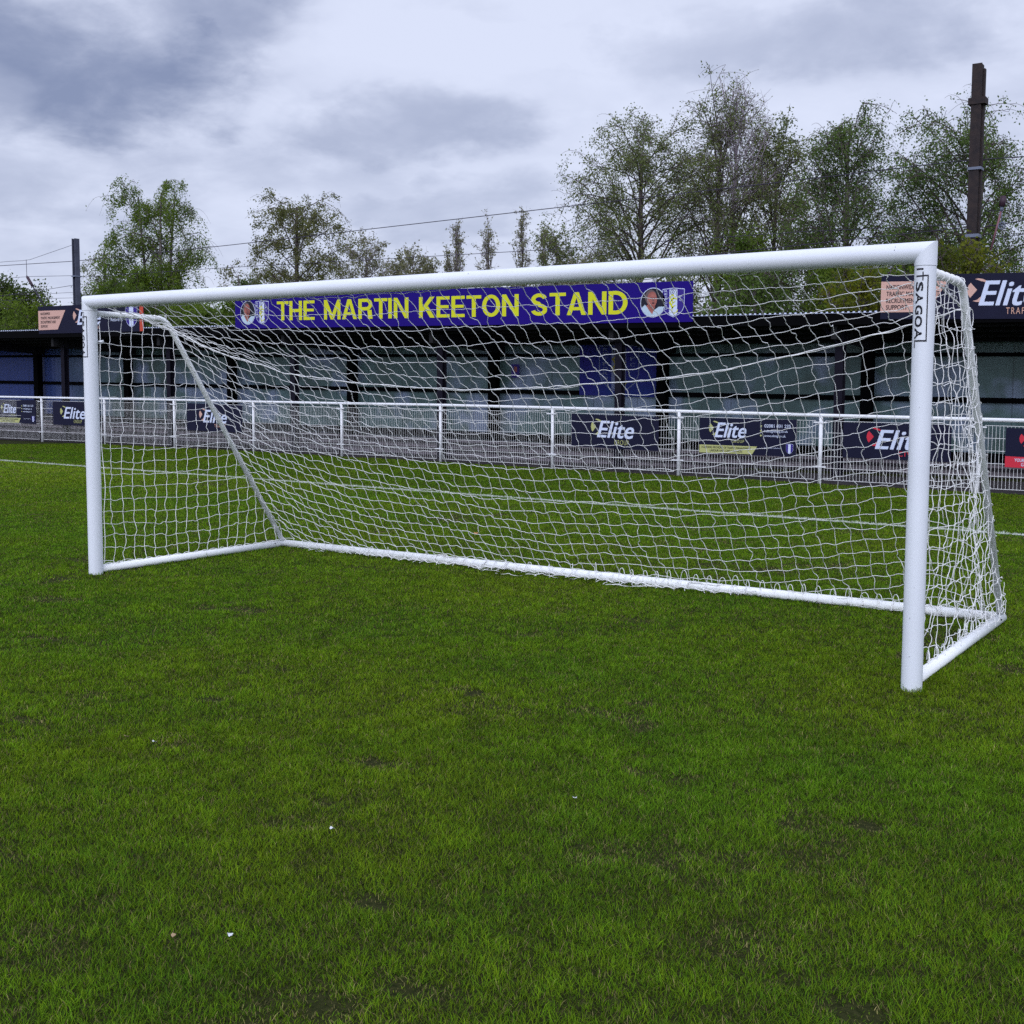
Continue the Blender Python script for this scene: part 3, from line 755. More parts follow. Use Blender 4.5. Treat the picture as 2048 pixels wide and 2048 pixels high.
# dark net track under the back of the crossbar
ARMZ, DT, DB = 2.387, .85, 2.39


def brace_path(x):
    P0, P1, P2 = np.array([x, EB, ARMZ + .005]), np.array([x, DT, ARMZ]), np.array([x, DB - .02, .07])
    d0 = (P0 - P1) / np.linalg.norm(P0 - P1); d2 = (P2 - P1) / np.linalg.norm(P2 - P1); k = .11; pts = [P0]
    for t in np.linspace(0, 1, 8):
        a, c = P1 + d0 * k, P1 + d2 * k; pts.append((1 - t) ** 2 * a + 2 * t * (1 - t) * P1 + t * t * c)
    pts.append(P2); return pts


for x in (0, W):
    b = MB(); b.tube(brace_path(x), .0255, 14); part(b, 'brace', M['tube'], goal)
    b = MB(); b.tube([(x, EB - .01, .045), (x, DB + .03, .04)], .037, 16)
    g_ = part(b, 'ground_bar', M['tube'], goal)
b = MB(); b.tube([(.02, DB, .04), (W - .02, DB, .04)], .040, 16); part(b, 'ground_bar', M['tube'], goal)
for x in (0, W):
    b = MB(); b.tube([(x + .0, DB - .16, .05), (x + (.041 if x == 0 else .041), DB - .16, .055)], .006, 8); part(b, 'bolt', M['hole'], goal)


# logo wrapped round each post
def wrap(u, z, x, k=.0012):   # u = angle in degrees from the front of the post towards +X
    a = math.radians(u)
    return (x + (EA + k) * math.sin(a), -(EB + k) * math.cos(a), z)


def decal(x):
    b = MB(); Zp = lambda y: 2.395 - (y - 312) / 838 * .44

    def strip(u0, u1, y0, y1):
        n = max(1, int(abs(u1 - u0) / 6)); us = np.linspace(u0, u1, n + 1)
        vs = [wrap(u, Zp(y0), x) for u in us] + [wrap(u, Zp(y1), x) for u in us]
        b.add(vs, [(n + 1 + i, n + 2 + i, i + 1, i) for i in range(n)])
    strip(-34, 7, 312, 330); strip(-34, 7, 386, 403); strip(2.5, 8.5, 350, 441)
    strip(8.5, 35, 383, 399); strip(29, 35, 399, 1068); strip(-34, 35, 1068, 1085); strip(-36, -30, 1085, 1150)
    for ch, y0, y1 in [('S', 455, 556), ('A', 568, 686), ('G', 700, 798), ('O', 812, 930), ('A', 942, 1058)]:
        v, f = text2d(ch, .035, 0); a, c = v.min(0), v.max(0); uv = (v - a) / (c - a)
        for i_, (du, dz) in enumerate(((0, 0), (1.6, 3.2), (-1.6, -3.2), (1.6, -3.2), (-1.6, 3.2))):
            b.add([wrap(-33 + p[1] * 40 + du, Zp(y0 + 3 + p[0] * (y1 - y0 - 6) + dz), x, .0012 + .0003 * i_) for p in uv], f)
    part(b, 'lettering', M['ink'], goal)


decal(0); decal(W)
b = MB()
for u, z, w_, h_ in [(-6, .42, 1.2, .010), (12, .60, .8, .006), (-20, 1.1, .8, .005), (8, 1.62, 1.0, .004), (-2, .20, 1.5, .006)]:
    b.add([wrap(u, z, W), wrap(u + w_ * 2, z + .003, W), wrap(u + w_ * 1.4, z + h_ + .003, W), wrap(u + .5, z + h_, W)], [(0, 1, 2, 3)])
part(b, 'scuff', mat('scuff', srgb(120, 122, 130), .8), goal)
b = MB()
for x_, a_, l_ in [(7.28, 10, .028), (4.3, 30, .010), (2.1, 15, .012), (.9, -20, .012), (6.1, -30, .008)]:
    P_2 = lambda xx, t: (xx, -(EB + .0012) * math.cos(math.radians(t)), H + (EA + .0012) * math.sin(math.radians(t)))
    b.add([P_2(x_, a_), P_2(x_ + .0035, a_), P_2(x_ + .006, a_ + l_ * 900), P_2(x_ + .003, a_ + l_ * 900)], [(0, 1, 2, 3)])
part(b, 'scuff', mat('scuff_mark', srgb(90, 92, 100), .8), goal)
# scuffs and the ball-ended net hook behind the left post
b = MB(); b.tube([(.05, .05, 2.135), (.085, .075, 2.135)], [.008, .016], 10); part(b, 'net_hook', M['post'], goal)

# ------------------------------------------------------------------ netting
_ph = RNG.random((12, 5)) * 2 * math.pi


def wob(P, amp, f=1.0):
    """smooth 3-D displacement shared by every cord passing the same place"""
    x, y, z = P[:, 0] * f, P[:, 1] * f, P[:, 2] * f
    o = np.zeros_like(P)
    for c in range(3):
        a = _ph[c * 3:c * 3 + 3]
        o[:, c] = (np.sin(3.1 * x + 2.3 * y + 2.9 * z + a[0, 0]) + .8 * np.sin(7.3 * x - 5.1 * y + 6.7 * z + a[1, 1])
                   + .6 * np.sin(15.7 * x + 12.3 * y - 17.1 * z + a[2, 2]) + 0.22 * np.sin(31 * x - 23 * y + 27 * z + a[0, 3])) / 2.2
    return o * (amp if np.isscalar(amp) else np.asarray(amp)[:, None])


class Net:
    def __init__(s): s.V = []; s.Q = []; s.n = 0

    def cord(s, P, r=.0028, sides=4):
        r = max(r, .0027)
        P = np.asarray(P, float); k = len(P)
        if k < 2: return
        T_ = np.gradient(P, axis=0); T_ /= np.linalg.norm(T_, axis=1)[:, None] + 1e-9
        a = np.array([.37, .61, .70]); U = np.cross(T_, a); U /= np.linalg.norm(U, axis=1)[:, None] + 1e-9; V = np.cross(T_, U)
        an = np.arange(sides) * 2 * math.pi / sides
        ring = P[:, None] + r * (np.cos(an)[None, :, None] * U[:, None] + np.sin(an)[None, :, None] * V[:, None])
        s.V.append(ring.reshape(-1, 3)); i = np.arange(k - 1)[:, None] * sides + s.n; j = np.arange(sides)[None]
        q = np.stack([i + j, i + (j + 1) % sides, i + sides + (j + 1) % sides, i + sides + j], -1).reshape(-1, 4)
        s.Q.append(q); s.n += k * sides

    def knot(s, p, r=.0048):
        P = np.array([p + np.array([0, 0, -r]), p, p + np.array([0, 0, r])]); k = 3; sides = 4
        an = np.arange(sides) * 2 * math.pi / sides
        rr = np.array([.3, 1.0, .3]) * r
        ring = P[:, None] + rr[:, None, None] * np.stack([np.cos(an), np.sin(an), 0 * an], 1)[None]
        s.V.append(ring.reshape(-1, 3)); i = np.arange(2)[:, None] * sides + s.n; j = np.arange(sides)[None]
        s.Q.append(np.stack([i + j, i + (j + 1) % sides, i + sides + (j + 1) % sides, i + sides + j], -1).reshape(-1, 4)); s.n += 12

    def build(s, name, parent):
        V = np.concatenate(s.V); V[:, 2] = np.maximum(V[:, 2], .022)
        return np_mesh(name, V, np.concatenate(s.Q), np.zeros((0, 3), int), M['net'], parent)


def wiggle(P, cell, amp, seed, vertical=False):
    """slack of each cell side: an S bend that is zero at the knots"""
    rg = np.random.default_rng(seed); P = P.copy(); k = len(P)
    seg = np.r_[0, np.cumsum(np.linalg.norm(np.diff(P, axis=0), axis=1))]; c = seg / cell
    ci = np.floor(c).astype(int); fr = c - ci; m = ci.max() + 1
    a = rg.normal(0, 1, (m, 3)) * amp; a2 = rg.normal(0, 1, (m, 3)) * amp * .55
    return P + a[ci] * np.sin(np.pi * fr)[:, None] + a2[ci] * np.sin(2 * np.pi * fr)[:, None]


RX = [0, .09, .35, .70, 1.18, 1.40, 2.20, 3.09, 3.68, 4.44, 5.02, 5.39, 5.69, 5.91, 6.29, 6.66, 7.13, 7.35]
RZ = [2.33, 2.28, 2.14, 2.03, 1.925, 1.86, 1.775, 1.73, 1.712, 1.75, 1.79, 1.82, 1.855, 1.89, 1.965, 2.045, 2.165, 2.24]


def rope(x):
    z = float(np.interp(x, RX, RZ)); e = math.exp(-x / .22)
    y = .98 - .12 * e + .10 * math.sin(math.pi * x / W) + (0.10 * max(0, (x - 6.8) / .64))
    return np.array([x, y, z])


CELL = .122
NR_TOP = 6


def seam_y(z):      # right hand corner seam hangs a little inside the brace
    return float(np.interp(z, [0.05, .19, .58, 1.03, 1.43, 1.66, 2.26], [2.22, 1.95, 1.72, 1.59, 1.40, 1.35, 1.11]))


def backcurve(x, n=60):
    """polyline of the back sheet below the rope: rope -> ground bar -> surplus spilling over the front of the bar"""
    R0 = rope(x); L = 2.78
    B0 = np.array([x, DB - .02, .082])
    if x > W - 1.2:     # sheet runs to the seam on the right
        k = max(0, (x - (W - .45)) / .45) ** 1.5
        pts = []
        for t in np.linspace(0, 1, 40):
            z = R0[2] * (1 - t) + .08 * t; yl = R0[1] * (1 - t) + B0[1] * t + .0
            pts.append((x, yl * (1 - k) + (seam_y(z)) * k, z))
        main = np.array(pts)
    else:
        t = np.linspace(0, 1, 40)[:, None]; main = R0 * (1 - t) + B0 * t
    sagm = .10 + .05 * math.sin(2.1 * x)
    tt = np.linspace(0, 1, 40); main[:, 2] -= sagm * .9 * np.sin(math.pi * tt) * tt; main[:, 1] += sagm * .35 * np.sin(math.pi * tt)
    l = np.linalg.norm(np.diff(main, axis=0), axis=1).sum(); rem = max(0.0, L - l)
    spill = rem * (.55 + .35 * math.sin(1.9 * x + 1.0) + .25 * math.sin(4.7 * x))
    if x > 5.2: spill *= .45
    if x < .6: spill *= x / .6
    spill = max(.0, spill)
    # over the bar, down its front, then on the turf in folds
    tail = []; r = .043; s_ = 0; c0 = np.array([x, DB, .04])
    angs = np.linspace(100, 215, 7); arc = r * math.radians(115)
    for a in angs:
        tail.append(c0 + np.array([0, r * math.cos(math.radians(a)), r * math.sin(math.radians(a))]))
    if spill < .05: tail = tail[:2]; rest = 0
    else:
        rest = max(0, spill - arc)
        m = 8
        for q in range(1, m + 1):
            u = q / m; tail.append(np.array([x, DB - r - .02 - rest * .50 * math.sin(u * 2.2), max(.010, .03 - u * .03 + .014 * math.sin(u * 7 + x * 5))]))
    P = np.concatenate([main, np.array(tail)]); seg = np.r_[0, np.cumsum(np.linalg.norm(np.diff(P, axis=0), axis=1))]
    return P, seg, seg[-1]


def topcurve(x):
    C0 = np.array([x, EB - .012, H - EA * .72]); R0 = rope(x); t = np.linspace(0, 1, 24)[:, None]
    P = C0 * (1 - t) + R0 * t; P[:, 2] -= .02 * np.sin(math.pi * t[:, 0]) * (1 - abs(2 * x / W - 1) ** 3)
    seg = np.r_[0, np.cumsum(np.linalg.norm(np.diff(P, axis=0), axis=1))]
    return P, seg, seg[-1]


NRB = 21
xsn = np.arange(0.03, W - .0, .1225)
xf = np.linspace(0.03, W - .03, len(xsn) * 6)
cache_t = [topcurve(x) for x in xf]; cache_b = [backcurve(x) for x in xf]


def at(c, s_):
    P, seg, L = c; return np.array([np.interp(s_, seg, P[:, i]) for i in range(3)])


back = Net()
# rows between crossbar and rope
for k in range(0, NR_TOP):
    P = np.array([at(c, c[2] * (k + .15) / NR_TOP) for c in cache_t])
    if k == 0: P[:, 2] += .0
    P = P + wob(P, .015); P = wiggle(P, CELL, .0042, 100 + k); back.cord(P)
# rows below the rope: attached evenly down the brace at the ends, equal cord length below the rope elsewhere
for k in range(1, NRB + 1):
    P = []
    for x, c in zip(xf, cache_b):
        Lr = c[2]; s0 = k * Lr / (NRB + .3)                     # even share
        s1 = k * .124                                     # own length
        w_ = min(1, x / .4); s_ = s0 * (1 - w_) + s1 * w_
        P.append(at(c, min(s_, Lr)))
    P = np.array(P); P = P + wob(P, .016); P = wiggle(P, CELL, .0048, 200 + k); back.cord(P)
# columns
for i, x in enumerate(xsn):
    t = topcurve(x); c = backcurve(x)
    P = np.array([at(t, s_) for s_ in np.linspace(0, t[2], NR_TOP * 6)] + [at(c, s_) for s_ in np.linspace(.01, c[2], int(c[2] / CELL * 6))])
    P = P + wob(P, .017); P = wiggle(P, CELL, .0085, 400 + i); back.cord(P)
    # loops round the bar
    if x > .9 and (i % 2 == 0 or x > 4.2):
        rg = np.random.default_rng(900 + i); hgt = .045 + .05 * rg.random() if x > 3.5 else .02 + .02 * rg.random()
        a0 = np.array([x - .03 + .02 * rg.random(), DB + .01, .085]); w = .05 + .03 * rg.random()
        tt = np.linspace(0, math.pi, 9); back.cord(np.stack([a0[0] + w * .5 * (1 - np.cos(tt)), a0[1] - .05 * (1 - np.cos(tt)) * rg.random(), a0[2] - .01 + hgt * np.sin(tt)], 1), .0024)
        lw = .045; cx_ = x; tt = np.linspace(-.4, 2 * math.pi - 1.2, 12)
        back.cord(np.stack([cx_ + .012 * tt / 3, DB + lw * np.cos(tt), .04 + lw * np.sin(tt)], 1), .0022)
part_net = back.build('net', goal)
# loose selvedge lying in front of the bar in the middle of the goal
sv = Net()
for k in range(3):
    xx_ = np.linspace(1.0 + .2 * k, 5.6 - .2 * k, 240)
    amp_ = .26 * np.clip(np.sin((xx_ - 1.0) / 4.6 * math.pi), 0, 1) ** .6
    env = (.5 + .5 * np.sin(xx_ * 1.5 - .3)) * .6 + .4
    yy = DB - .045 - amp_ * env * (1.0 - .25 * k) + .012 * np.sin(xx_ * 31 + k * 2)
    zz_ = .034 + .016 * np.abs(np.sin(xx_ * 26 + k)) + .006 * np.sin(xx_ * 13)
    sv.cord(np.stack([xx_, yy, zz_], 1), .0026 if k else .0034)
for k in range(34):
    x0 = 1.2 + k * .128; rg = np.random.default_rng(3000 + k)
    a = np.clip(math.sin((x0 - 1.0) / 4.6 * math.pi), 0, 1) ** .6 * .26 * ((.5 + .5 * math.sin(x0 * 1.5 - .3)) * .6 + .4)
    t = np.linspace(0, 1, 8)[:, None]; p0 = np.array([x0, DB - .02, .078]); p1 = np.array([x0 + rg.normal(0, .03), DB - .045 - a, .022])
    P = p0 * (1 - t) + p1 * t; P[:, 1] -= .03 * np.sin(math.pi * t[:, 0]); sv.cord(wiggle(P, .06, .006, 3100 + k))
sv.build('net_hem', goal)
# rope across the net, doubled
rp = Net()
P = np.array([rope(x) for x in np.linspace(0.0, W, 260)]); P = P + wob(P, .006)
rp.cord(wiggle(P, .2, .004, 5), .0042, 6)
Q = P + np.stack([0 * P[:, 0], .006 + 0 * P[:, 0], -.010 * np.abs(np.sin(P[:, 0] * 2.6)) - .002], 1); rp.cord(wiggle(Q, .3, .006, 6), .0030, 5)
rp.cord([(W, DT + .10, 2.30), (W - .02, rope(W)[1], rope(W)[2])], .006, 6); rp.cord([(0, DT + .02, 2.34), tuple(rope(0.02))], .005, 6)
# lashing from the rope end up to the arm
rp.cord(wiggle(np.array([[W - .02, .30 + .075 * i, 2.355 - .013 * i] for i in range(9)]), .15, .004, 8), .0055, 6)
for i in range(14): rp.knot(np.array([W - .02, rope(W)[1], rope(W)[2]]) + RNG.normal(0, .010, 3), .011)
rp.build('net_rope', goal)


def brace_y(z): return DT + (DB - DT) * (ARMZ - z) / (ARMZ - .07)


def side(x, seed, amp, right=False):
    s = Net(); off = .0 if not right else .012; xx_ = x + off
    belly = (lambda y, z: .05 * math.sin(math.pi * z / 2.4) * math.sin(math.pi * min(1, y / 1.5))) if right else (lambda y, z: -.02 * math.sin(math.pi * z / 2.4) * math.sin(math.pi * min(1, y / 1.5)))
    nrow = 19
    for k in range(nrow + 1):
        z = .10 + k * (ARMZ - .14) / nrow; yb = brace_y(z) + (.03 if right else -.0); n = int((yb - .07) / CELL * 6) + 2
        y = np.linspace(.068, yb, n); f = max(0, 1 - z / .7)
        droop = -.05 * (1 - z / 2.6) * np.sin(np.pi * (y - .07) / (yb - .07))
        P = np.stack([np.full(n, xx_) + [belly(a, z) for a in y], y, z + droop], 1)
        P = P + wob(P + seed, amp * (1 + 1.6 * f)); P[0, :2] = (x + (.0 if not right else -.0), .066); P = wiggle(P, CELL, .005 + .006 * f, seed * 50 + k)
        s.cord(P)
        # turn round the brace
        tt = np.linspace(0, 5.2, 9); bx = x; s.cord(np.stack([bx + .031 * np.cos(tt + 2.6), yb + .03 * np.sin(tt) * 1.0 + (0 if not right else -.01), z + .01 * tt - .03], 1), .0024)
    ncol = 18 if not right else 19
    for j in range(1, ncol):
        y = .068 + j * (DB - .1) / ncol; zt = ARMZ if y < DT else (ARMZ - (y - DT) / (DB - DT) * (ARMZ - .07))
        n = int((zt - .08) / CELL * 6) + 2; z = np.linspace(.075, zt, n)
        yb = np.array([brace_y(a) for a in z]); ym = y + 0 * z
        droopk = -.05 * (1 - z / 2.6) * np.sin(np.pi * np.clip((ym - .07) / (yb - .07), 0, 1))
        P = np.stack([np.array([xx_ + belly(y, a) for a in z]), ym, z + droopk], 1); f = np.clip(1 - z / .7, 0, 1)
        P = P + wob(P + seed, amp * (1 + 1.6 * f)); P = wiggle(P, CELL, .0075, seed * 70 + j); s.cord(P)
        if y < DT:   # loop over the arm
            tt = np.linspace(-1.2, 4.2, 9); s.cord(np.stack([x + .030 * np.cos(tt), y + .01 * tt, ARMZ + .030 * np.sin(tt)], 1), .0024)
    # front selvedge down the post
    z = np.linspace(.1, ARMZ - .08, 90); P = np.stack([x + (.035 if not right else .01) + .018 * np.sin(z * 5.2 + seed) ** 2 + .03 * np.exp(-((z - .75) / .18) ** 2) * (0 if right else 1), .066 + 0 * z, z], 1)
    s.cord(P, .0034, 5)
    # selvedge laced along the ground bar
    y = np.linspace(.08, DB - .05, 160); s.cord(np.stack([x + .012 * np.sin(y * 40) + (0 if not right else -.012), y, .084 + .006 * np.sin(y * 55)], 1), .003, 4)
    return s


sl = side(0, 3, .012); sl.build('net', goal)
sr_ = side(W, 8, .022, True)
rg = np.random.default_rng(77)
# gathered corner seam: several cords hanging together just inside the right brace
z = np.linspace(.06, 2.26, 120)
for k in range(3):
    y = np.array([seam_y(a) for a in z]) + .010 * np.sin(z * 23 + k * 2.1); P = np.stack([W - .045 + .012 * np.cos(z * 19 + k * 1.7), y, z], 1)
    sr_.cord(wiggle(P, .11, .006, 600 + k), .0030)
for k in range(9):
    zz0 = .2 + k * .23; sr_.knot(np.array([W - .045, seam_y(zz0), zz0]), .011)
    # bridles from the seam to the brace
    p0 = np.array([W - .045, seam_y(zz0), zz0]); z1 = zz0 + rg.normal(-.03, .07); p1 = np.array([W + .01, brace_y(max(.12, z1)), max(.12, z1)])
    t = np.linspace(0, 1, 14)[:, None]; P = p0 * (1 - t) + p1 * t; P[:, 2] -= .035 * np.sin(np.pi * t[:, 0]); sr_.cord(wiggle(P, .12, .010, 650 + k))
for k in range(5):   # loose loops on the outside of the brace near the top
    zc = [2.18, 1.92, 1.84, 1.55, .12][k]; r = [.075, .05, .035, .03, .07][k]; tt = np.linspace(0, 6.6, 20)
    sr_.cord(np.stack([W + .022 + 0 * tt, brace_y(zc) - .025 + r * .75 * (1 + np.cos(tt)), zc + r * .75 * np.sin(tt)], 1), .0028)
for k in range(11):  # slack hoops above the right ground bar
    y0 = .18 + k * .19; r = .03 + .03 * rg.random(); tt = np.linspace(0, math.pi, 9)
    sr_.cord(np.stack([W - .02 + .02 * np.cos(tt), y0 + r * (1 - np.cos(tt)), .08 + r * 1.3 * np.sin(tt)], 1), .0030)
sr_.build('net', goal)


# ------------------------------------------------------------------ trees
def leafmat(name, a, b_, tr=.5):
    m = mat(name, a, .6, col2=b_, vscale=.9, spec=.2, trans=tr, detail=3); return m


BARK = mat('birch_bark', srgb(120, 112, 112), .9, col2=srgb(52, 46, 46), vscale=5, bump=.3)
BARKD = mat('dark_bark', srgb(92, 84, 80), .9, col2=srgb(54, 48, 46), vscale=6, bump=.3)
TWIG = mat('twig', srgb(92, 80, 82), .9)
TWIGP = mat('twig_purple', srgb(156, 144, 156), .9)
LF = {'birch': leafmat('birch_leaf', srgb(128, 138, 78), srgb(92, 106, 62)), 'dark': leafmat('dark_leaf', srgb(108, 132, 62), srgb(76, 98, 50)),
      'fresh': leafmat('fresh_leaf', srgb(116, 138, 44), srgb(82, 106, 38)), 'olive': leafmat('olive_leaf', srgb(142, 142, 104), srgb(112, 114, 82)),
      'bush': leafmat('bush_leaf', srgb(84, 104, 34), srgb(56, 74, 30)), 'purple': leafmat('copper_leaf', srgb(84, 42, 66), srgb(54, 28, 48)),
      'yellow': leafmat('yellow_leaf', srgb(122, 126, 30), srgb(74, 88, 32)), 'brown': leafmat('brown_leaf', srgb(128, 130, 76), srgb(96, 102, 58))}


def tree(name, label, cat, x, y, h, env, seed, nl=16, nsub=7, leaves=9000, ls=.10, lm='birch', tr=.13, bark=None, droop=.3, steep=.5, group='trees beyond the stand',
         z0=.12, lean=0.0, twigm=None, gap=.35, stems=1, spread=.10, clump=.8, trunktop=.86, subl=1.0):
    rg = np.random.default_rng(seed); t = thing(name, label, cat, (x, y, 0), group)
    bark = bark or BARK; twigm = twigm or TWIG
    zs_ = [e[0] for e in env]; rs_ = [e[1] for e in env]
    E_ = lambda f: float(np.interp(f, zs_, rs_))
    tb = MB(); trunk = []
    for s_ in range(stems):
        a = rg.random() * 6.28; o = (0 if stems == 1 else .25); k = np.linspace(0, trunktop, 12)
        sp_ = 0 if stems == 1 else .35 * E_(.6)
        P = np.stack([x + o * math.cos(a) + lean * k * h + math.cos(a) * sp_ * k ** 1.3 + .12 * np.sin(k * 5 + seed) * k, y + o * math.sin(a) + math.sin(a) * sp_ * k ** 1.3 + .1 * np.sin(k * 4 + seed * 2) * k, k * h], 1)
        trunk.append(P); tb.tube(P, tr / math.sqrt(stems) * (1 - k / 1.03) ** .8 + .012, 8)
    tips = []; twigs = []
    for i in range(nl):
        Pt = trunk[i % stems]; f0 = z0 + (.84 - z0) * ((i + rg.random()) / nl) ** .9
        p0 = np.array([np.interp(f0 * h, Pt[:, 2], Pt[:, c]) for c in range(3)])
        f1 = min(.985 + .03 * rg.random(), f0 + (.06 + .26 * rg.random()) * (steep * 2) * (1.25 - f0)); a = i * 2.399 + rg.normal(0, .35); r = E_(f1) * (.45 + .50 * rg.random() ** .6)
        cen = np.array([x + lean * f1 * h, y, 0]); p2 = np.array([cen[0] + r * math.cos(a), cen[1] + r * math.sin(a), f1 * h])
        p1 = p0 + (p2 - p0) * .4; p1[2] += .16 * (p2[2] - p0[2]) + .03 * h * (steep)
        tt = np.linspace(0, 1, 9)[:, None]; P = (1 - tt) ** 2 * p0 + 2 * tt * (1 - tt) * p1 + tt ** 2 * p2
        P += np.cumsum(rg.normal(0, .012 * h / 10, P.shape), 0)
        r0 = tr * .42 * (1.1 - f0); tb.tube(P, np.linspace(r0, .012, 9), 5, cap=False)
        for j in range(nsub):
            u = .34 + .66 * (j + rg.random()) / nsub; q0 = np.array([np.interp(u, tt[:, 0], P[:, c]) for c in range(3)])
            d = (p2 - p0) / (np.linalg.norm(p2 - p0) + 1e-6) * .55 + rg.normal(0, .55, 3); d[2] += .25 * steep; d /= np.linalg.norm(d)
            L = h * (.045 + .06 * rg.random()) * subl; tq = np.linspace(0, 1, 6)[:, None]; Q_ = q0 + d * L * tq; Q_[:, 2] -= droop * L * tq[:, 0] ** 2 * .7
            # stay inside the crown outline
            tb.tube(Q_, np.linspace(.016, .006, 6), 3, 1, cap=False); twigs.append(Q_)
            for q in range(3):
                w0 = Q_[rg.integers(2, 6)]; dd = d * .5 + rg.normal(0, .6, 3); dd /= np.linalg.norm(dd); LL = L * (.4 + .5 * rg.random())
                T2 = w0 + dd * LL * tq; T2[:, 2] -= droop * LL * tq[:, 0] ** 2 * 1.3; tb.tube(T2, np.linspace(.008, .004, 6), 3, 1, cap=False); twigs.append(T2)
    part(tb, 'trunk', [bark, twigm], t)
    A = np.array(twigs); n = leaves
    wts = np.clip(rg.normal(1, clump, len(A)), 0.03, 3); wts /= wts.sum()
    ti = rg.choice(len(A), n, p=wts); fi = rg.random(n) * 4.999; i0 = fi.astype(int); fr = (fi - i0)[:, None]
    C = A[ti, i0] * (1 - fr) + A[ti, i0 + 1] * fr
    C = C + rg.normal(0, spread, (n, 3)); C[:, 2] -= droop * rg.random(n) * .45
    C = C[C[:, 2] > .3]; n = len(C)
    u = rg.normal(0, 1, (n, 3)); u /= np.linalg.norm(u, axis=1)[:, None]; v = rg.normal(0, 1, (n, 3)); v -= u * (u * v).sum(1)[:, None]; v /= np.linalg.norm(v, axis=1)[:, None]
    s_ = ls * (.6 + .8 * rg.random(n))[:, None]
    V = np.stack([C - u * s_ * .5, C + v * s_ * .32, C + u * s_ * .5, C - v * s_ * .32], 1).reshape(-1, 3)
    np_mesh('crown', V, np.arange(4 * n).reshape(-1, 4), np.zeros((0, 3), int), LF[lm], t)
    return t


def R_(*a): return list(a)


tree('birch_tree', 'drooping green birch with pale trunks, tallest tree above the left end of the crossbar', 'tree', -45.9, 38, 14.9,
     [(.0, 1.5), (.25, 3.5), (.45, 3.7), (.7, 3.0), (.85, 2.4), (1, .7)], 1, nl=34, nsub=9, leaves=38000, ls=.10, lm='fresh', droop=.9, stems=3, tr=.22, gap=.3, clump=1.0)
tree('birch_tree', 'thin pale young birch between the left catenary mast and the big drooping birch', 'tree', -56.0, 42, 11.8,
     [(.0, 1.0), (.5, 1.4), (.8, .8), (1, .2)], 2, nl=16, nsub=6, leaves=4200, ls=.12, lm='birch', droop=.6, tr=.12)
tree('birch_tree', 'rounded brown green birch with dark forked trunk, second tall tree from the left', 'tree', -34.9, 38, 13.1,
     [(.0, .8), (.45, 2.4), (.65, 2.9), (.8, 2.7), (.93, 1.9), (1, .9)], 3, nl=26, nsub=8, leaves=17000, ls=.10, lm='brown', droop=.5, tr=.19, bark=BARKD, z0=.35)
tree('sapling', 'wispy low tree leaning out left of the second tall birch', 'tree', -38.6, 38, 9.3,
     [(.0, .6), (.6, 1.3), (.9, 1.0), (1, .4)], 4, nl=10, nsub=5, leaves=2600, ls=.12, lm='olive', droop=.5, tr=.09, lean=-.08)
tree('bare_tree', 'sparse pinkish tree coming into leaf, right of the second tall birch', 'tree', -49.5, 60, 13.6,
     [(.0, 2.0), (.6, 2.8), (.85, 2.4), (1, 1.0)], 5, nl=32, nsub=9, leaves=5600, ls=.15, lm='olive', droop=.1, tr=.14, twigm=TWIGP, steep=.6, z0=.4, subl=.7)
tree('bare_tree', 'low sparse olive tree left of the slender poplars', 'tree', -44.9, 60, 12.5,
     [(.0, 2.0), (.6, 2.8), (.85, 2.4), (1, .9)], 6, nl=32, nsub=9, leaves=8600, ls=.15, lm='olive', droop=.1, tr=.14, twigm=TWIGP, steep=.6, z0=.4, subl=.7)
for i, (px, ph, lb) in enumerate([(-56.1, 17.2, 'slender poplar, leftmost of the three tall narrow ones'), (-52.6, 17.3, 'slender poplar, middle one of the three tall narrow ones'),
                                  (-48.9, 17.3, 'slender poplar, rightmost of the three tall narrow ones')]):
    tree('poplar_tree', lb, 'tree', px, 80, ph, [(.0, .3), (.3, .8), (.7, .95), (.88, .6), (1, .12)], 10 + i, nl=[44, 36, 40][i], nsub=6, subl=.42, trunktop=.95, leaves=2300, ls=.16, lm='olive', droop=-.1, tr=.15,
         steep=1.0, spread=.08, group='slender poplars far behind the stand', twigm=TWIGP)
tree('poplar_tree', 'short narrow young tree just right of the slender poplars', 'tree', -46.6, 80, 15.8, [(.0, .3), (.5, 1.0), (.85, .7), (1, .15)], 14, nl=26, nsub=5, subl=.4, leaves=2400, ls=.16, lm='olive', droop=-.1, tr=.12, steep=1.0, twigm=TWIGP, group='slender poplars far behind the stand')
tree('poplar_tree', 'narrow low sapling touching the leftmost slender poplar', 'tree', -57.1, 80, 14.6, [(.0, .3), (.5, .8), (.85, .5), (1, .15)], 15, nl=24, nsub=5, subl=.35, leaves=1800, ls=.16, lm='olive', droop=-.1, tr=.12, steep=1.0, twigm=TWIGP, group='slender poplars far behind the stand')
tree('birch_tree', 'broad spreading birch with dark limbs, leftmost of the tall right hand group', 'tree', -13.5, 36, 13.2,
     [(.0, 3.6), (.36, 4.9), (.55, 4.5), (.75, 3.5), (.92, 2.4), (1, 1.5)], 20, nl=54, nsub=10, leaves=36000, ls=.080, lm='birch', droop=.35, tr=.20, bark=BARKD, z0=.24, steep=.62, clump=.9, spread=.13, lean=.0)
tree('birch_tree', 'tall birch with bare purple twiggy top, second of the right hand group', 'tree', -10.4, 36.5, 13.4,
     [(.0, 2.2), (.40, 2.7), (.6, 2.7), (.8, 2.1), (1, 1.0)], 21, nl=38, nsub=9, leaves=15000, ls=.085, lm='birch', droop=.25, tr=.18, bark=BARKD, z0=.24, steep=.72)
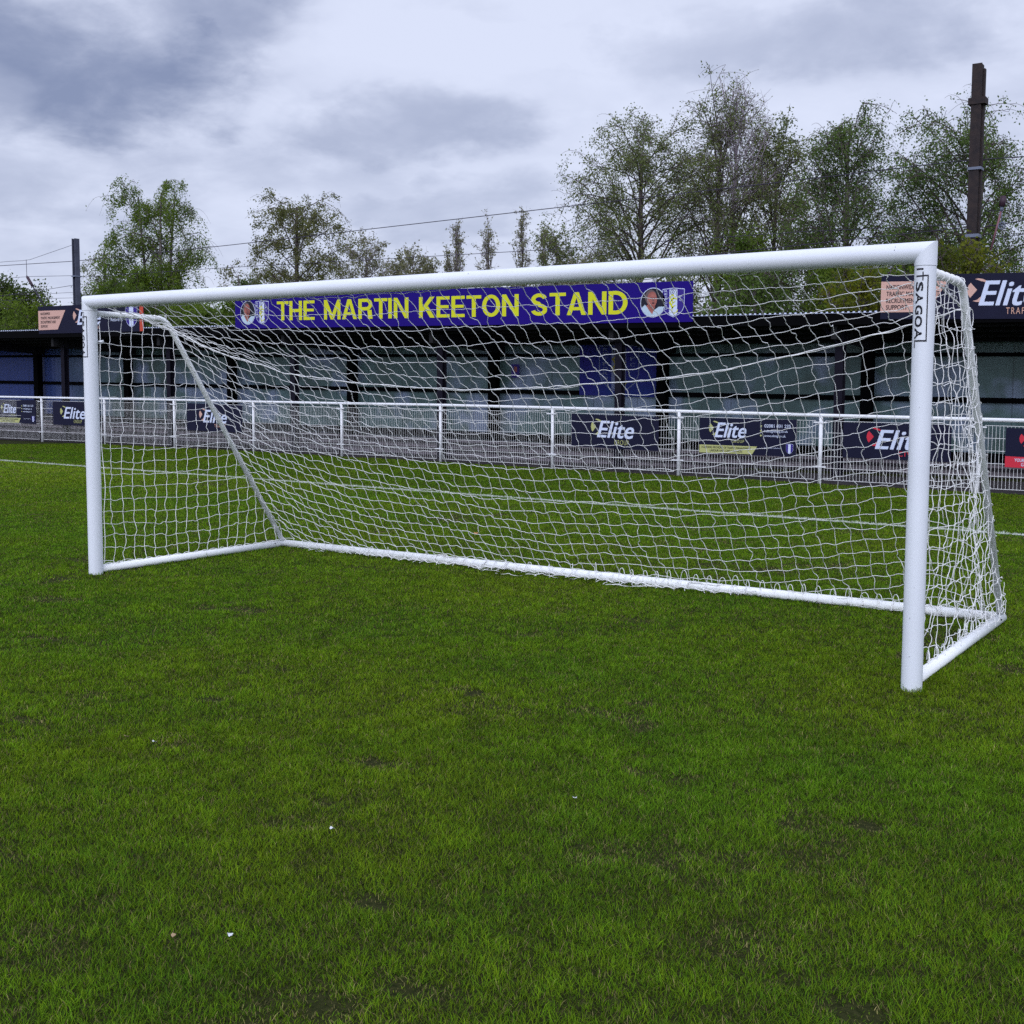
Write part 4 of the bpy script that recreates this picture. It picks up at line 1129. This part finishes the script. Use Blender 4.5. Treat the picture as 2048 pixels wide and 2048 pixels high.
tree('bare_tree', 'leafless purple haze of fine twigs at the top of the right hand birches', 'tree', -10.1, 37.2, 13.5,
     [(.0, .6), (.55, 1.2), (.8, 1.7), (.93, 1.4), (1, .6)], 22, nl=30, nsub=12, subl=.5, leaves=900, ls=.07, lm='olive', droop=-.1, tr=.12, twigm=TWIGP, z0=.5, steep=1.1, bark=TWIGP)
tree('birch_tree', 'slim lighter birch in the gap between the twiggy topped and the cone shaped trees', 'tree', -9.5, 40, 13.3,
     [(.0, 2.0), (.45, 2.5), (.65, 2.3), (.85, 1.7), (1, .8)], 23, nl=34, nsub=9, leaves=17000, ls=.10, lm='birch', droop=.3, tr=.14, bark=BARKD, z0=.24, steep=.68)
tree('birch_tree', 'cone shaped green birch with pale trunk, fourth of the right hand group', 'tree', -5.15, 36, 12.75,
     [(.0, 2.6), (.42, 3.0), (.62, 2.6), (.8, 1.7), (.93, 1.0), (1, .5)], 24, nl=44, nsub=10, leaves=27000, ls=.080, lm='dark', droop=.55, tr=.17, z0=.22, steep=.6)
tree('birch_tree', 'wide dense green tree behind the tall right hand mast', 'tree', -.9, 34, 11.5,
     [(.0, 2.4), (.42, 3.2), (.65, 3.3), (.85, 2.4), (1, 1.1)], 25, nl=46, nsub=10, leaves=29000, ls=.080, lm='dark', droop=.5, tr=.20, bark=BARKD, z0=.26, steep=.68, stems=2)
tree('birch_tree', 'green tree at the right edge beyond the mast', 'tree', 3.4, 36, 11.6,
     [(.0, 1.3), (.45, 2.2), (.65, 2.4), (.85, 1.7), (1, .7)], 26, nl=28, nsub=9, leaves=16000, ls=.080, lm='dark', droop=.5, tr=.18, bark=BARKD, z0=.4, steep=.8)
GBU = 'bushes beyond the stand'
tree('bush', 'small round yellow green bush between the tall right hand trunks', 'bush', -8.2, 34, 7.9, [(.0, .5), (.7, 1.0), (.9, .9), (1, .4)], 30, nl=20, nsub=8, leaves=7000, ls=.10, lm='fresh', droop=.1, tr=.08, z0=.5, group=GBU)
tree('bush', 'yellow green bush above the crossbar left of the wide dense tree', 'bush', -3.6, 31, 6.5, [(.0, .6), (.6, 1.2), (.9, 1.0), (1, .4)], 31, nl=22, nsub=8, leaves=9000, ls=.10, lm='fresh', droop=.1, tr=.08, z0=.4, group=GBU)
tree('bush', 'flowering yellow green shrub growing over the foot of the right mast', 'bush', 2.2, 22.6, 5.2, [(.0, .8), (.6, 1.3), (.9, 1.3), (1, .6)], 32, nl=22, nsub=7, leaves=5200, ls=.085, lm='yellow', droop=.0, tr=.06, z0=.45, group=GBU, steep=.9, subl=.7)
tree('bush', 'yellow green shrub in front of the wide tree beside the right goalpost', 'bush', -.4, 23.2, 4.8, [(.0, .8), (.6, 1.3), (.9, 1.1), (1, .5)], 33, nl=22, nsub=7, leaves=5200, ls=.085, lm='yellow', droop=.0, tr=.06, z0=.4, group=GBU, steep=.9, subl=.7)
tree('bush', 'yellow green shrub at the right edge above the navy roof board', 'bush', 4.3, 22.6, 5.0, [(.0, .8), (.6, 1.3), (.9, 1.1), (1, .5)], 34, nl=20, nsub=7, leaves=4200, ls=.085, lm='yellow', droop=.0, tr=.06, z0=.4, group=GBU, steep=.9, subl=.7)
tree('bush', 'large rounded brown green bush at the left edge of the picture', 'bush', -48.6, 30, 8.0, [(.0, 3.0), (.4, 3.8), (.7, 3.1), (.88, 2.0), (1, .8)], 35, nl=44, nsub=10, leaves=30000, ls=.13, lm='bush', droop=.1, tr=.16, z0=.15, group=GBU, spread=.22)
tree('bush', 'brighter green bush in front of the large one at the left edge', 'bush', -44.0, 28.5, 6.3, [(.0, 1.5), (.5, 2.2), (.85, 1.5), (1, .5)], 36, nl=26, nsub=9, leaves=14000, ls=.12, lm='fresh', droop=.1, tr=.10, z0=.2, group=GBU, spread=.2)
tree('copper_tree', 'small purple leaved tree beside the left mast', 'tree', -48.8, 36, 7.6, [(.0, .8), (.6, 1.3), (.9, .9), (1, .3)], 37, nl=20, nsub=8, leaves=4200, ls=.12, lm='purple', droop=.1, tr=.09, z0=.3, twigm=TWIGP)
for i, (bx, by, bh, br, lb, lm) in enumerate([(-33.2, 27.5, 6.4, 2.6, 'dense green bush under the drooping birch, seen through the left part of the net', 'bush'),
                                          (-29.6, 27.5, 6.0, 2.4, 'dense green bush just left of the blue name board', 'fresh'),
                                          (-37.4, 29, 6.9, 2.6, 'dense green bush below the left end of the crossbar', 'bush'),
                                          (-24.5, 27, 5.4, 2.4, 'green bush rising just behind the left end of the blue name board', 'bush'),
                                          (-5.2, 28, 6.0, 2.0, 'green bush seen through the net right of the blue name board', 'dark'),
                                          (-1.8, 28, 6.2, 2.0, 'green bush left of the right hand navy roof board', 'fresh'),
                                          (-8.6, 28, 5.8, 1.8, 'green bush rising behind the right end of the blue name board', 'birch'),
                                          (-13.8, 32, 6.6, 2.2, 'low olive bush under the broad spreading birch', 'olive'),
                                          (-18.8, 34, 6.6, 2.0, 'thin olive bush left of the broad spreading birch', 'olive')]):
    dens = 15000 if bx < -20 else 6500
    tree('bush', lb, 'bush', bx, by, bh, [(.0, br * .8), (.5, br), (.85, br * .75), (1, br * .3)], 40 + i, nl=26, nsub=9, leaves=dens, ls=.12, lm=lm, droop=.15, tr=.09, z0=.2, group=GBU, spread=.18)
tree('bush', 'hazy leafless scrub between the poplars and the broad birch', 'bush', -31.5, 60, 12.2, [(.0, 1.5), (.6, 3.0), (.9, 2.2), (1, .8)], 60, nl=26, nsub=8, leaves=3200, ls=.14, lm='olive', droop=.0, tr=.12, twigm=TWIGP, z0=.4, group=GBU)
tree('birch_tree', 'pale narrow young tree at the left flank of the broad birch', 'tree', -20.2, 40, 9.9, [(.0, .8), (.6, 1.3), (.85, .9), (1, .3)], 61, nl=20, nsub=8, leaves=4800, ls=.11, lm='birch', droop=.2, tr=.10, z0=.3)
tree('bush', 'thick fresh green growth at the foot of the tall drooping birch', 'bush', -45.5, 36, 9.6, [(.0, 2.5), (.5, 3.4), (.8, 2.6), (1, 1.0)], 63, nl=36, nsub=9, leaves=20000, ls=.11, lm='fresh', droop=.3, tr=.10, z0=.3, group=GBU, spread=.2, subl=.7)
tree('bush', 'loose green growth at the foot of the second tall tree from the left', 'bush', -37.5, 40, 8.9, [(.0, 2.5), (.5, 3.0), (.8, 2.2), (1, 1.0)], 64, nl=30, nsub=8, leaves=9000, ls=.10, lm='brown', droop=.2, tr=.10, z0=.3, group=GBU, spread=.2, subl=.7)
tree('bush', 'dense low green thicket between the two tall birches above the crossbar on the right', 'bush', -7.6, 39, 8.4, [(.0, 2.5), (.5, 3.2), (.8, 2.4), (1, 1.0)], 65, nl=34, nsub=9, leaves=15000, ls=.09, lm='birch', droop=.3, tr=.10, z0=.3, group=GBU, spread=.18, subl=.7)
tree('bush', 'low green thicket left of the tall brown mast above the crossbar', 'bush', -2.6, 38, 8.6, [(.0, 2.3), (.5, 2.8), (.8, 2.2), (1, 1.0)], 66, nl=34, nsub=9, leaves=14000, ls=.09, lm='dark', droop=.3, tr=.10, z0=.3, group=GBU, spread=.18, subl=.7)
tree('conifer_bush', 'dark evergreen top just above the crossbar between the two left birches', 'bush', -40.5, 40, 8.4, [(.0, 1.4), (.7, 1.3), (1, .3)], 62, nl=24, nsub=8, leaves=7000, ls=.12, lm='dark', droop=.2, tr=.10, z0=.3, bark=BARKD, group=GBU)


# ------------------------------------------------------------------ railway masts and wires
def hmast(name, label, x, y, top, w, dpt, mt, bands, twin=False):
    t = thing(name, label, 'mast', (x, y, 0), 'railway masts behind the stand'); b = MB(); th = .03
    b.box(x - w / 2, x - w / 2 + th, y - dpt / 2, y + dpt / 2, 0, top); b.box(x + w / 2 - th, x + w / 2, y - dpt / 2, y + dpt / 2, 0, top)
    b.box(x - w / 2 + th, x + w / 2 - th, y - .02, y + .02, 0, top)
    part(b, 'shaft', mt, t)
    if twin:
        b = MB(); b.box(x + w / 2 + .004, x + w / 2 + .05, y + .0, y + dpt / 2 + .04, 0, top - .10); b.box(x - w / 2, x + w / 2, y - dpt / 2 - .02, y - dpt / 2 - .001, 0, top + .02)
        part(b, 'cover_plate', mt, t)
    for z, hh, ex in bands:
        b = MB(); b.box(x - w / 2 - ex, x + w / 2 + ex + (.05 if twin else 0), y - dpt / 2 - .05, y + dpt / 2 + .07, z - hh / 2, z + hh / 2); part(b, 'band', M['rust'] if hh > .12 else M['galv'], t)
    return t


hmast('mast', 'thin grey steel railway mast rising above the left end of the crossbar', -36.5, 26, 8.40, .22, .24, M['galvd'], [(6.75, .05, .02)])
hmast('mast', 'tall dark brown weathered railway mast at the right', 1.69, 26, 10.36, .25, .22, M['rust'], [(9.42, .17, .07), (7.68, .07, .02), (5.93, .09, .02)], twin=True)
WG = 'overhead wires'


def wire(label, pts, r=.012):
    b = MB(); P = np.array(pts, float); n = 40; s_ = np.linspace(0, 1, n); k = np.r_[0, np.cumsum(np.linalg.norm(np.diff(P, axis=0), axis=1))]; k /= k[-1]
    Q_ = np.stack([np.interp(s_, k, P[:, i]) for i in range(3)], 1); b.tube(Q_, r, 5)
    tag(b.build('overhead_wire', M['cable']), label, 'wire', WG)


y = 26.3
wire('topmost long wire crossing the whole sky from the left edge to the tall right mast', [(-60, y, 7.9), (-42.2, y, 7.57), (-36.6, y, 7.47), (-27.4, y, 7.545), (-13.1, y, 7.76), (-3.1, y, 7.905), (1.5, y, 8.0), (1.9, y, 8.01), (2.9, y, 7.93), (8, y, 7.6)], .014)
wire('second long wire crossing behind the poplars, below the topmost one', [(-36.5, y, 6.75), (-27.3, y, 6.67), (-14.6, y, 6.48), (-11.4, y, 6.44), (-3, y, 6.42), (1.57, y, 6.29)], .010)
wire('lowest dark wire just above the crossbar on the right', [(-20, y, 5.45), (-7.9, y, 5.86), (-2.9, y, 6.05), (1.56, y, 6.22)], .012)
wire('thin stay wire rising to the top of the left mast', [(-60, y, 7.75), (-42.2, y, 7.747), (-40.5, y, 7.707), (-36.8, y, 8.25)], .009)
wire('horizontal wire meeting the left mast a third of the way down', [(-60, y, 7.1), (-40.45, y, 6.963), (-36.8, y, 6.83)], .009)
wire('wire sloping up to the left mast below the horizontal one', [(-60, y, 5.5), (-39.6, y, 6.287), (-36.86, y, 6.434)], .011)
wire('lower thin wire between the left bush and the left mast', [(-60, y, 6.5), (-39.2, y, 6.12), (-36.9, y, 6.10)], .008)
wire('lowest thin wire between the left bush and the left mast', [(-60, y, 6.1), (-39.0, y, 5.90), (-36.9, y, 5.85)], .008)
wire('wire running out right from the mast through the pulley', [(1.94, y, 6.20), (2.38, y, 6.23), (2.97, y, 6.30), (8, y, 6.9)], .014)
wire('slack lower wire right of the tall mast, under the pulley', [(1.94, y, 6.012), (2.39, y, 5.90), (2.98, y, 5.94), (8, y, 6.6)], .010)
wire('short thin wire above the pulley at the right edge', [(1.94, y, 6.60), (2.39, y, 6.60)], .008)
wire('thin wire falling from the right edge toward the pulley', [(2.77, y, 6.72), (2.97, y, 6.54), (5, y, 5.2)], .008)
t = thing('insulator_arm', 'slanting insulator arm hung from the wires above the left bush', 'insulator', (-40.47, 26.2, 7.7))
b = MB(); b.tube([(-40.47, 26.2, 7.73), (-40.46, 26.2, 7.0)], .012, 6); part(b, 'hanger', M['cable'], t)
b = MB(); b.tube([(-40.47, 26.2, 6.99), (-39.15, 26.2, 5.50)], .03, 8); part(b, 'arm', M['cable'], t)
b = MB(); b.tube([(-40.42, 26.2, 6.93), (-40.05, 26.2, 6.51)], .065, 8); part(b, 'insulator', M['insul'], t)
t = thing('insulator_arm', 'dark insulator on a pink rod with a pulley wheel, right of the tall mast', 'insulator', (2.4, 26.2, 6.9))
b = MB(); b.tube([(2.40, 26.2, 6.95), (2.375, 26.2, 6.68)], [.075, .085], 10); part(b, 'insulator', M['insul'], t)
b = MB(); b.tube([(2.375, 26.2, 6.68), (2.36, 26.2, 6.56)], .045, 8); part(b, 'cap', M['galv'], t)
b = MB(); b.tube([(2.36, 26.2, 6.58), (2.13, 26.2, 5.55)], .026, 8); part(b, 'arm', mat('rod', srgb(128, 88, 98), .6), t)
b = MB(); tt = np.linspace(0, 2 * math.pi, 20, endpoint=False); b.tube(np.stack([2.385 + .085 * np.cos(tt), 26.2 + 0 * tt, 6.18 + .09 * np.sin(tt)], 1), .018, 6, closed=True)
for a in (0, 1.05, 2.1): b.tube([(2.385 - .08 * math.cos(a), 26.2, 6.18 - .08 * math.sin(a)), (2.385 + .08 * math.cos(a), 26.2, 6.18 + .08 * math.sin(a))], .009, 5)
b.tube([(2.37, 26.2, 6.56), (2.385, 26.2, 6.27)], .014, 5); part(b, 'pulley_wheel', M['galv'], t)
t = thing('street_lamp', 'grey street lamp head at the left edge in front of the bush', 'street lamp', (-50, 27, 0))
b = MB(); b.tube([(-46.9, 27, 0), (-46.9, 27, 5.75), (-46.5, 27, 5.92)], .05, 8); part(b, 'pole', M['galv'], t)
b = MB(); b.box(-46.5, -45.7, 26.88, 27.12, 5.84, 5.96, 0, lambda x, y, z: (x, y, z - (x + 46.5) * .12)); part(b, 'lamp_head', M['galv'], t)
t = thing('white_signpost', 'small white floodlight behind the right part of the blue name board', 'signpost', (-4.3, 18.9, 3.4))  # unidentified white shape above the board, built as a small post, not a lamp
b = MB(); b.tube([(-4.25, 18.95, 3.3), (-4.25, 18.95, 4.44)], .03, 8); part(b, 'signpost_pole', M['galv'], t)
b = MB(); b.add([(-4.40, 18.9, 4.42), (-4.13, 18.9, 4.42), (-4.10, 18.9, 4.585), (-4.28, 18.9, 4.60), (-4.40, 19.1, 4.42), (-4.13, 19.1, 4.42), (-4.10, 19.1, 4.585), (-4.28, 19.1, 4.60)],
                [(0, 1, 2, 3), (7, 6, 5, 4), (0, 4, 5, 1), (1, 5, 6, 2), (2, 6, 7, 3), (3, 7, 4, 0)]); part(b, 'signpost_head', M['fence'], t)


# ------------------------------------------------------------------ litter on the turf
def scrap(name, label, cat, x, y, s_, m, seed, group):
    rg = np.random.default_rng(seed); b = MB(); n = 5; vs = []
    for i in range(n + 1):
        for j in range(n + 1):
            u, v = (i / n - .5), (j / n - .5); k = 1 - .5 * abs(u) * 2
            vs.append((x + u * s_, y + v * s_ * .62 * k, .016 + s_ * (.30 * math.sin(3 * u + seed) * v + .38 * abs(u)) + rg.random() * s_ * .16))
    b.add(vs, [(i * (n + 1) + j, (i + 1) * (n + 1) + j, (i + 1) * (n + 1) + j + 1, i * (n + 1) + j + 1) for i in range(n) for j in range(n)], 0, True)
    tag(b.build(name, m), label, cat, group=group)


PAP = mat('paper', (.62, .64, .68), .8); DRY = mat('dry_leaf', srgb(176, 150, 120), .9, var=.3, vscale=60)
SG = 'small scraps on the grass'
scrap('paper_scrap', 'white crumpled scrap low in the left foreground grass, nearest one', 'litter', 6.56, -4.34, .020, PAP, 1, SG)
scrap('dry_leaf', 'curled tan leaf left of the nearest white scrap', 'leaf', 6.42, -4.44, .020, DRY, 2, SG)
scrap('paper_scrap', 'white scrap in the middle of the foreground grass', 'litter', 6.21, -3.51, .022, PAP, 3, SG)
scrap('paper_scrap', 'white scrap in the grass at the left, below the goal', 'litter', 4.74, -3.16, .026, PAP, 4, SG)
scrap('dry_leaf', 'tan leaf left of the white scrap below the goal', 'leaf', 4.56, -3.18, .030, DRY, 5, SG)
scrap('paper_scrap', 'tiny white scrap right of the picture centre below the goal', 'litter', 6.8, -2.69, .022, PAP, 6, SG)
scrap('dry_leaf', 'orange brown leaf on the turf behind the net', 'leaf', 1.07, 4.49, .055, mat('orange_leaf', srgb(190, 130, 90), .9), 7, SG)
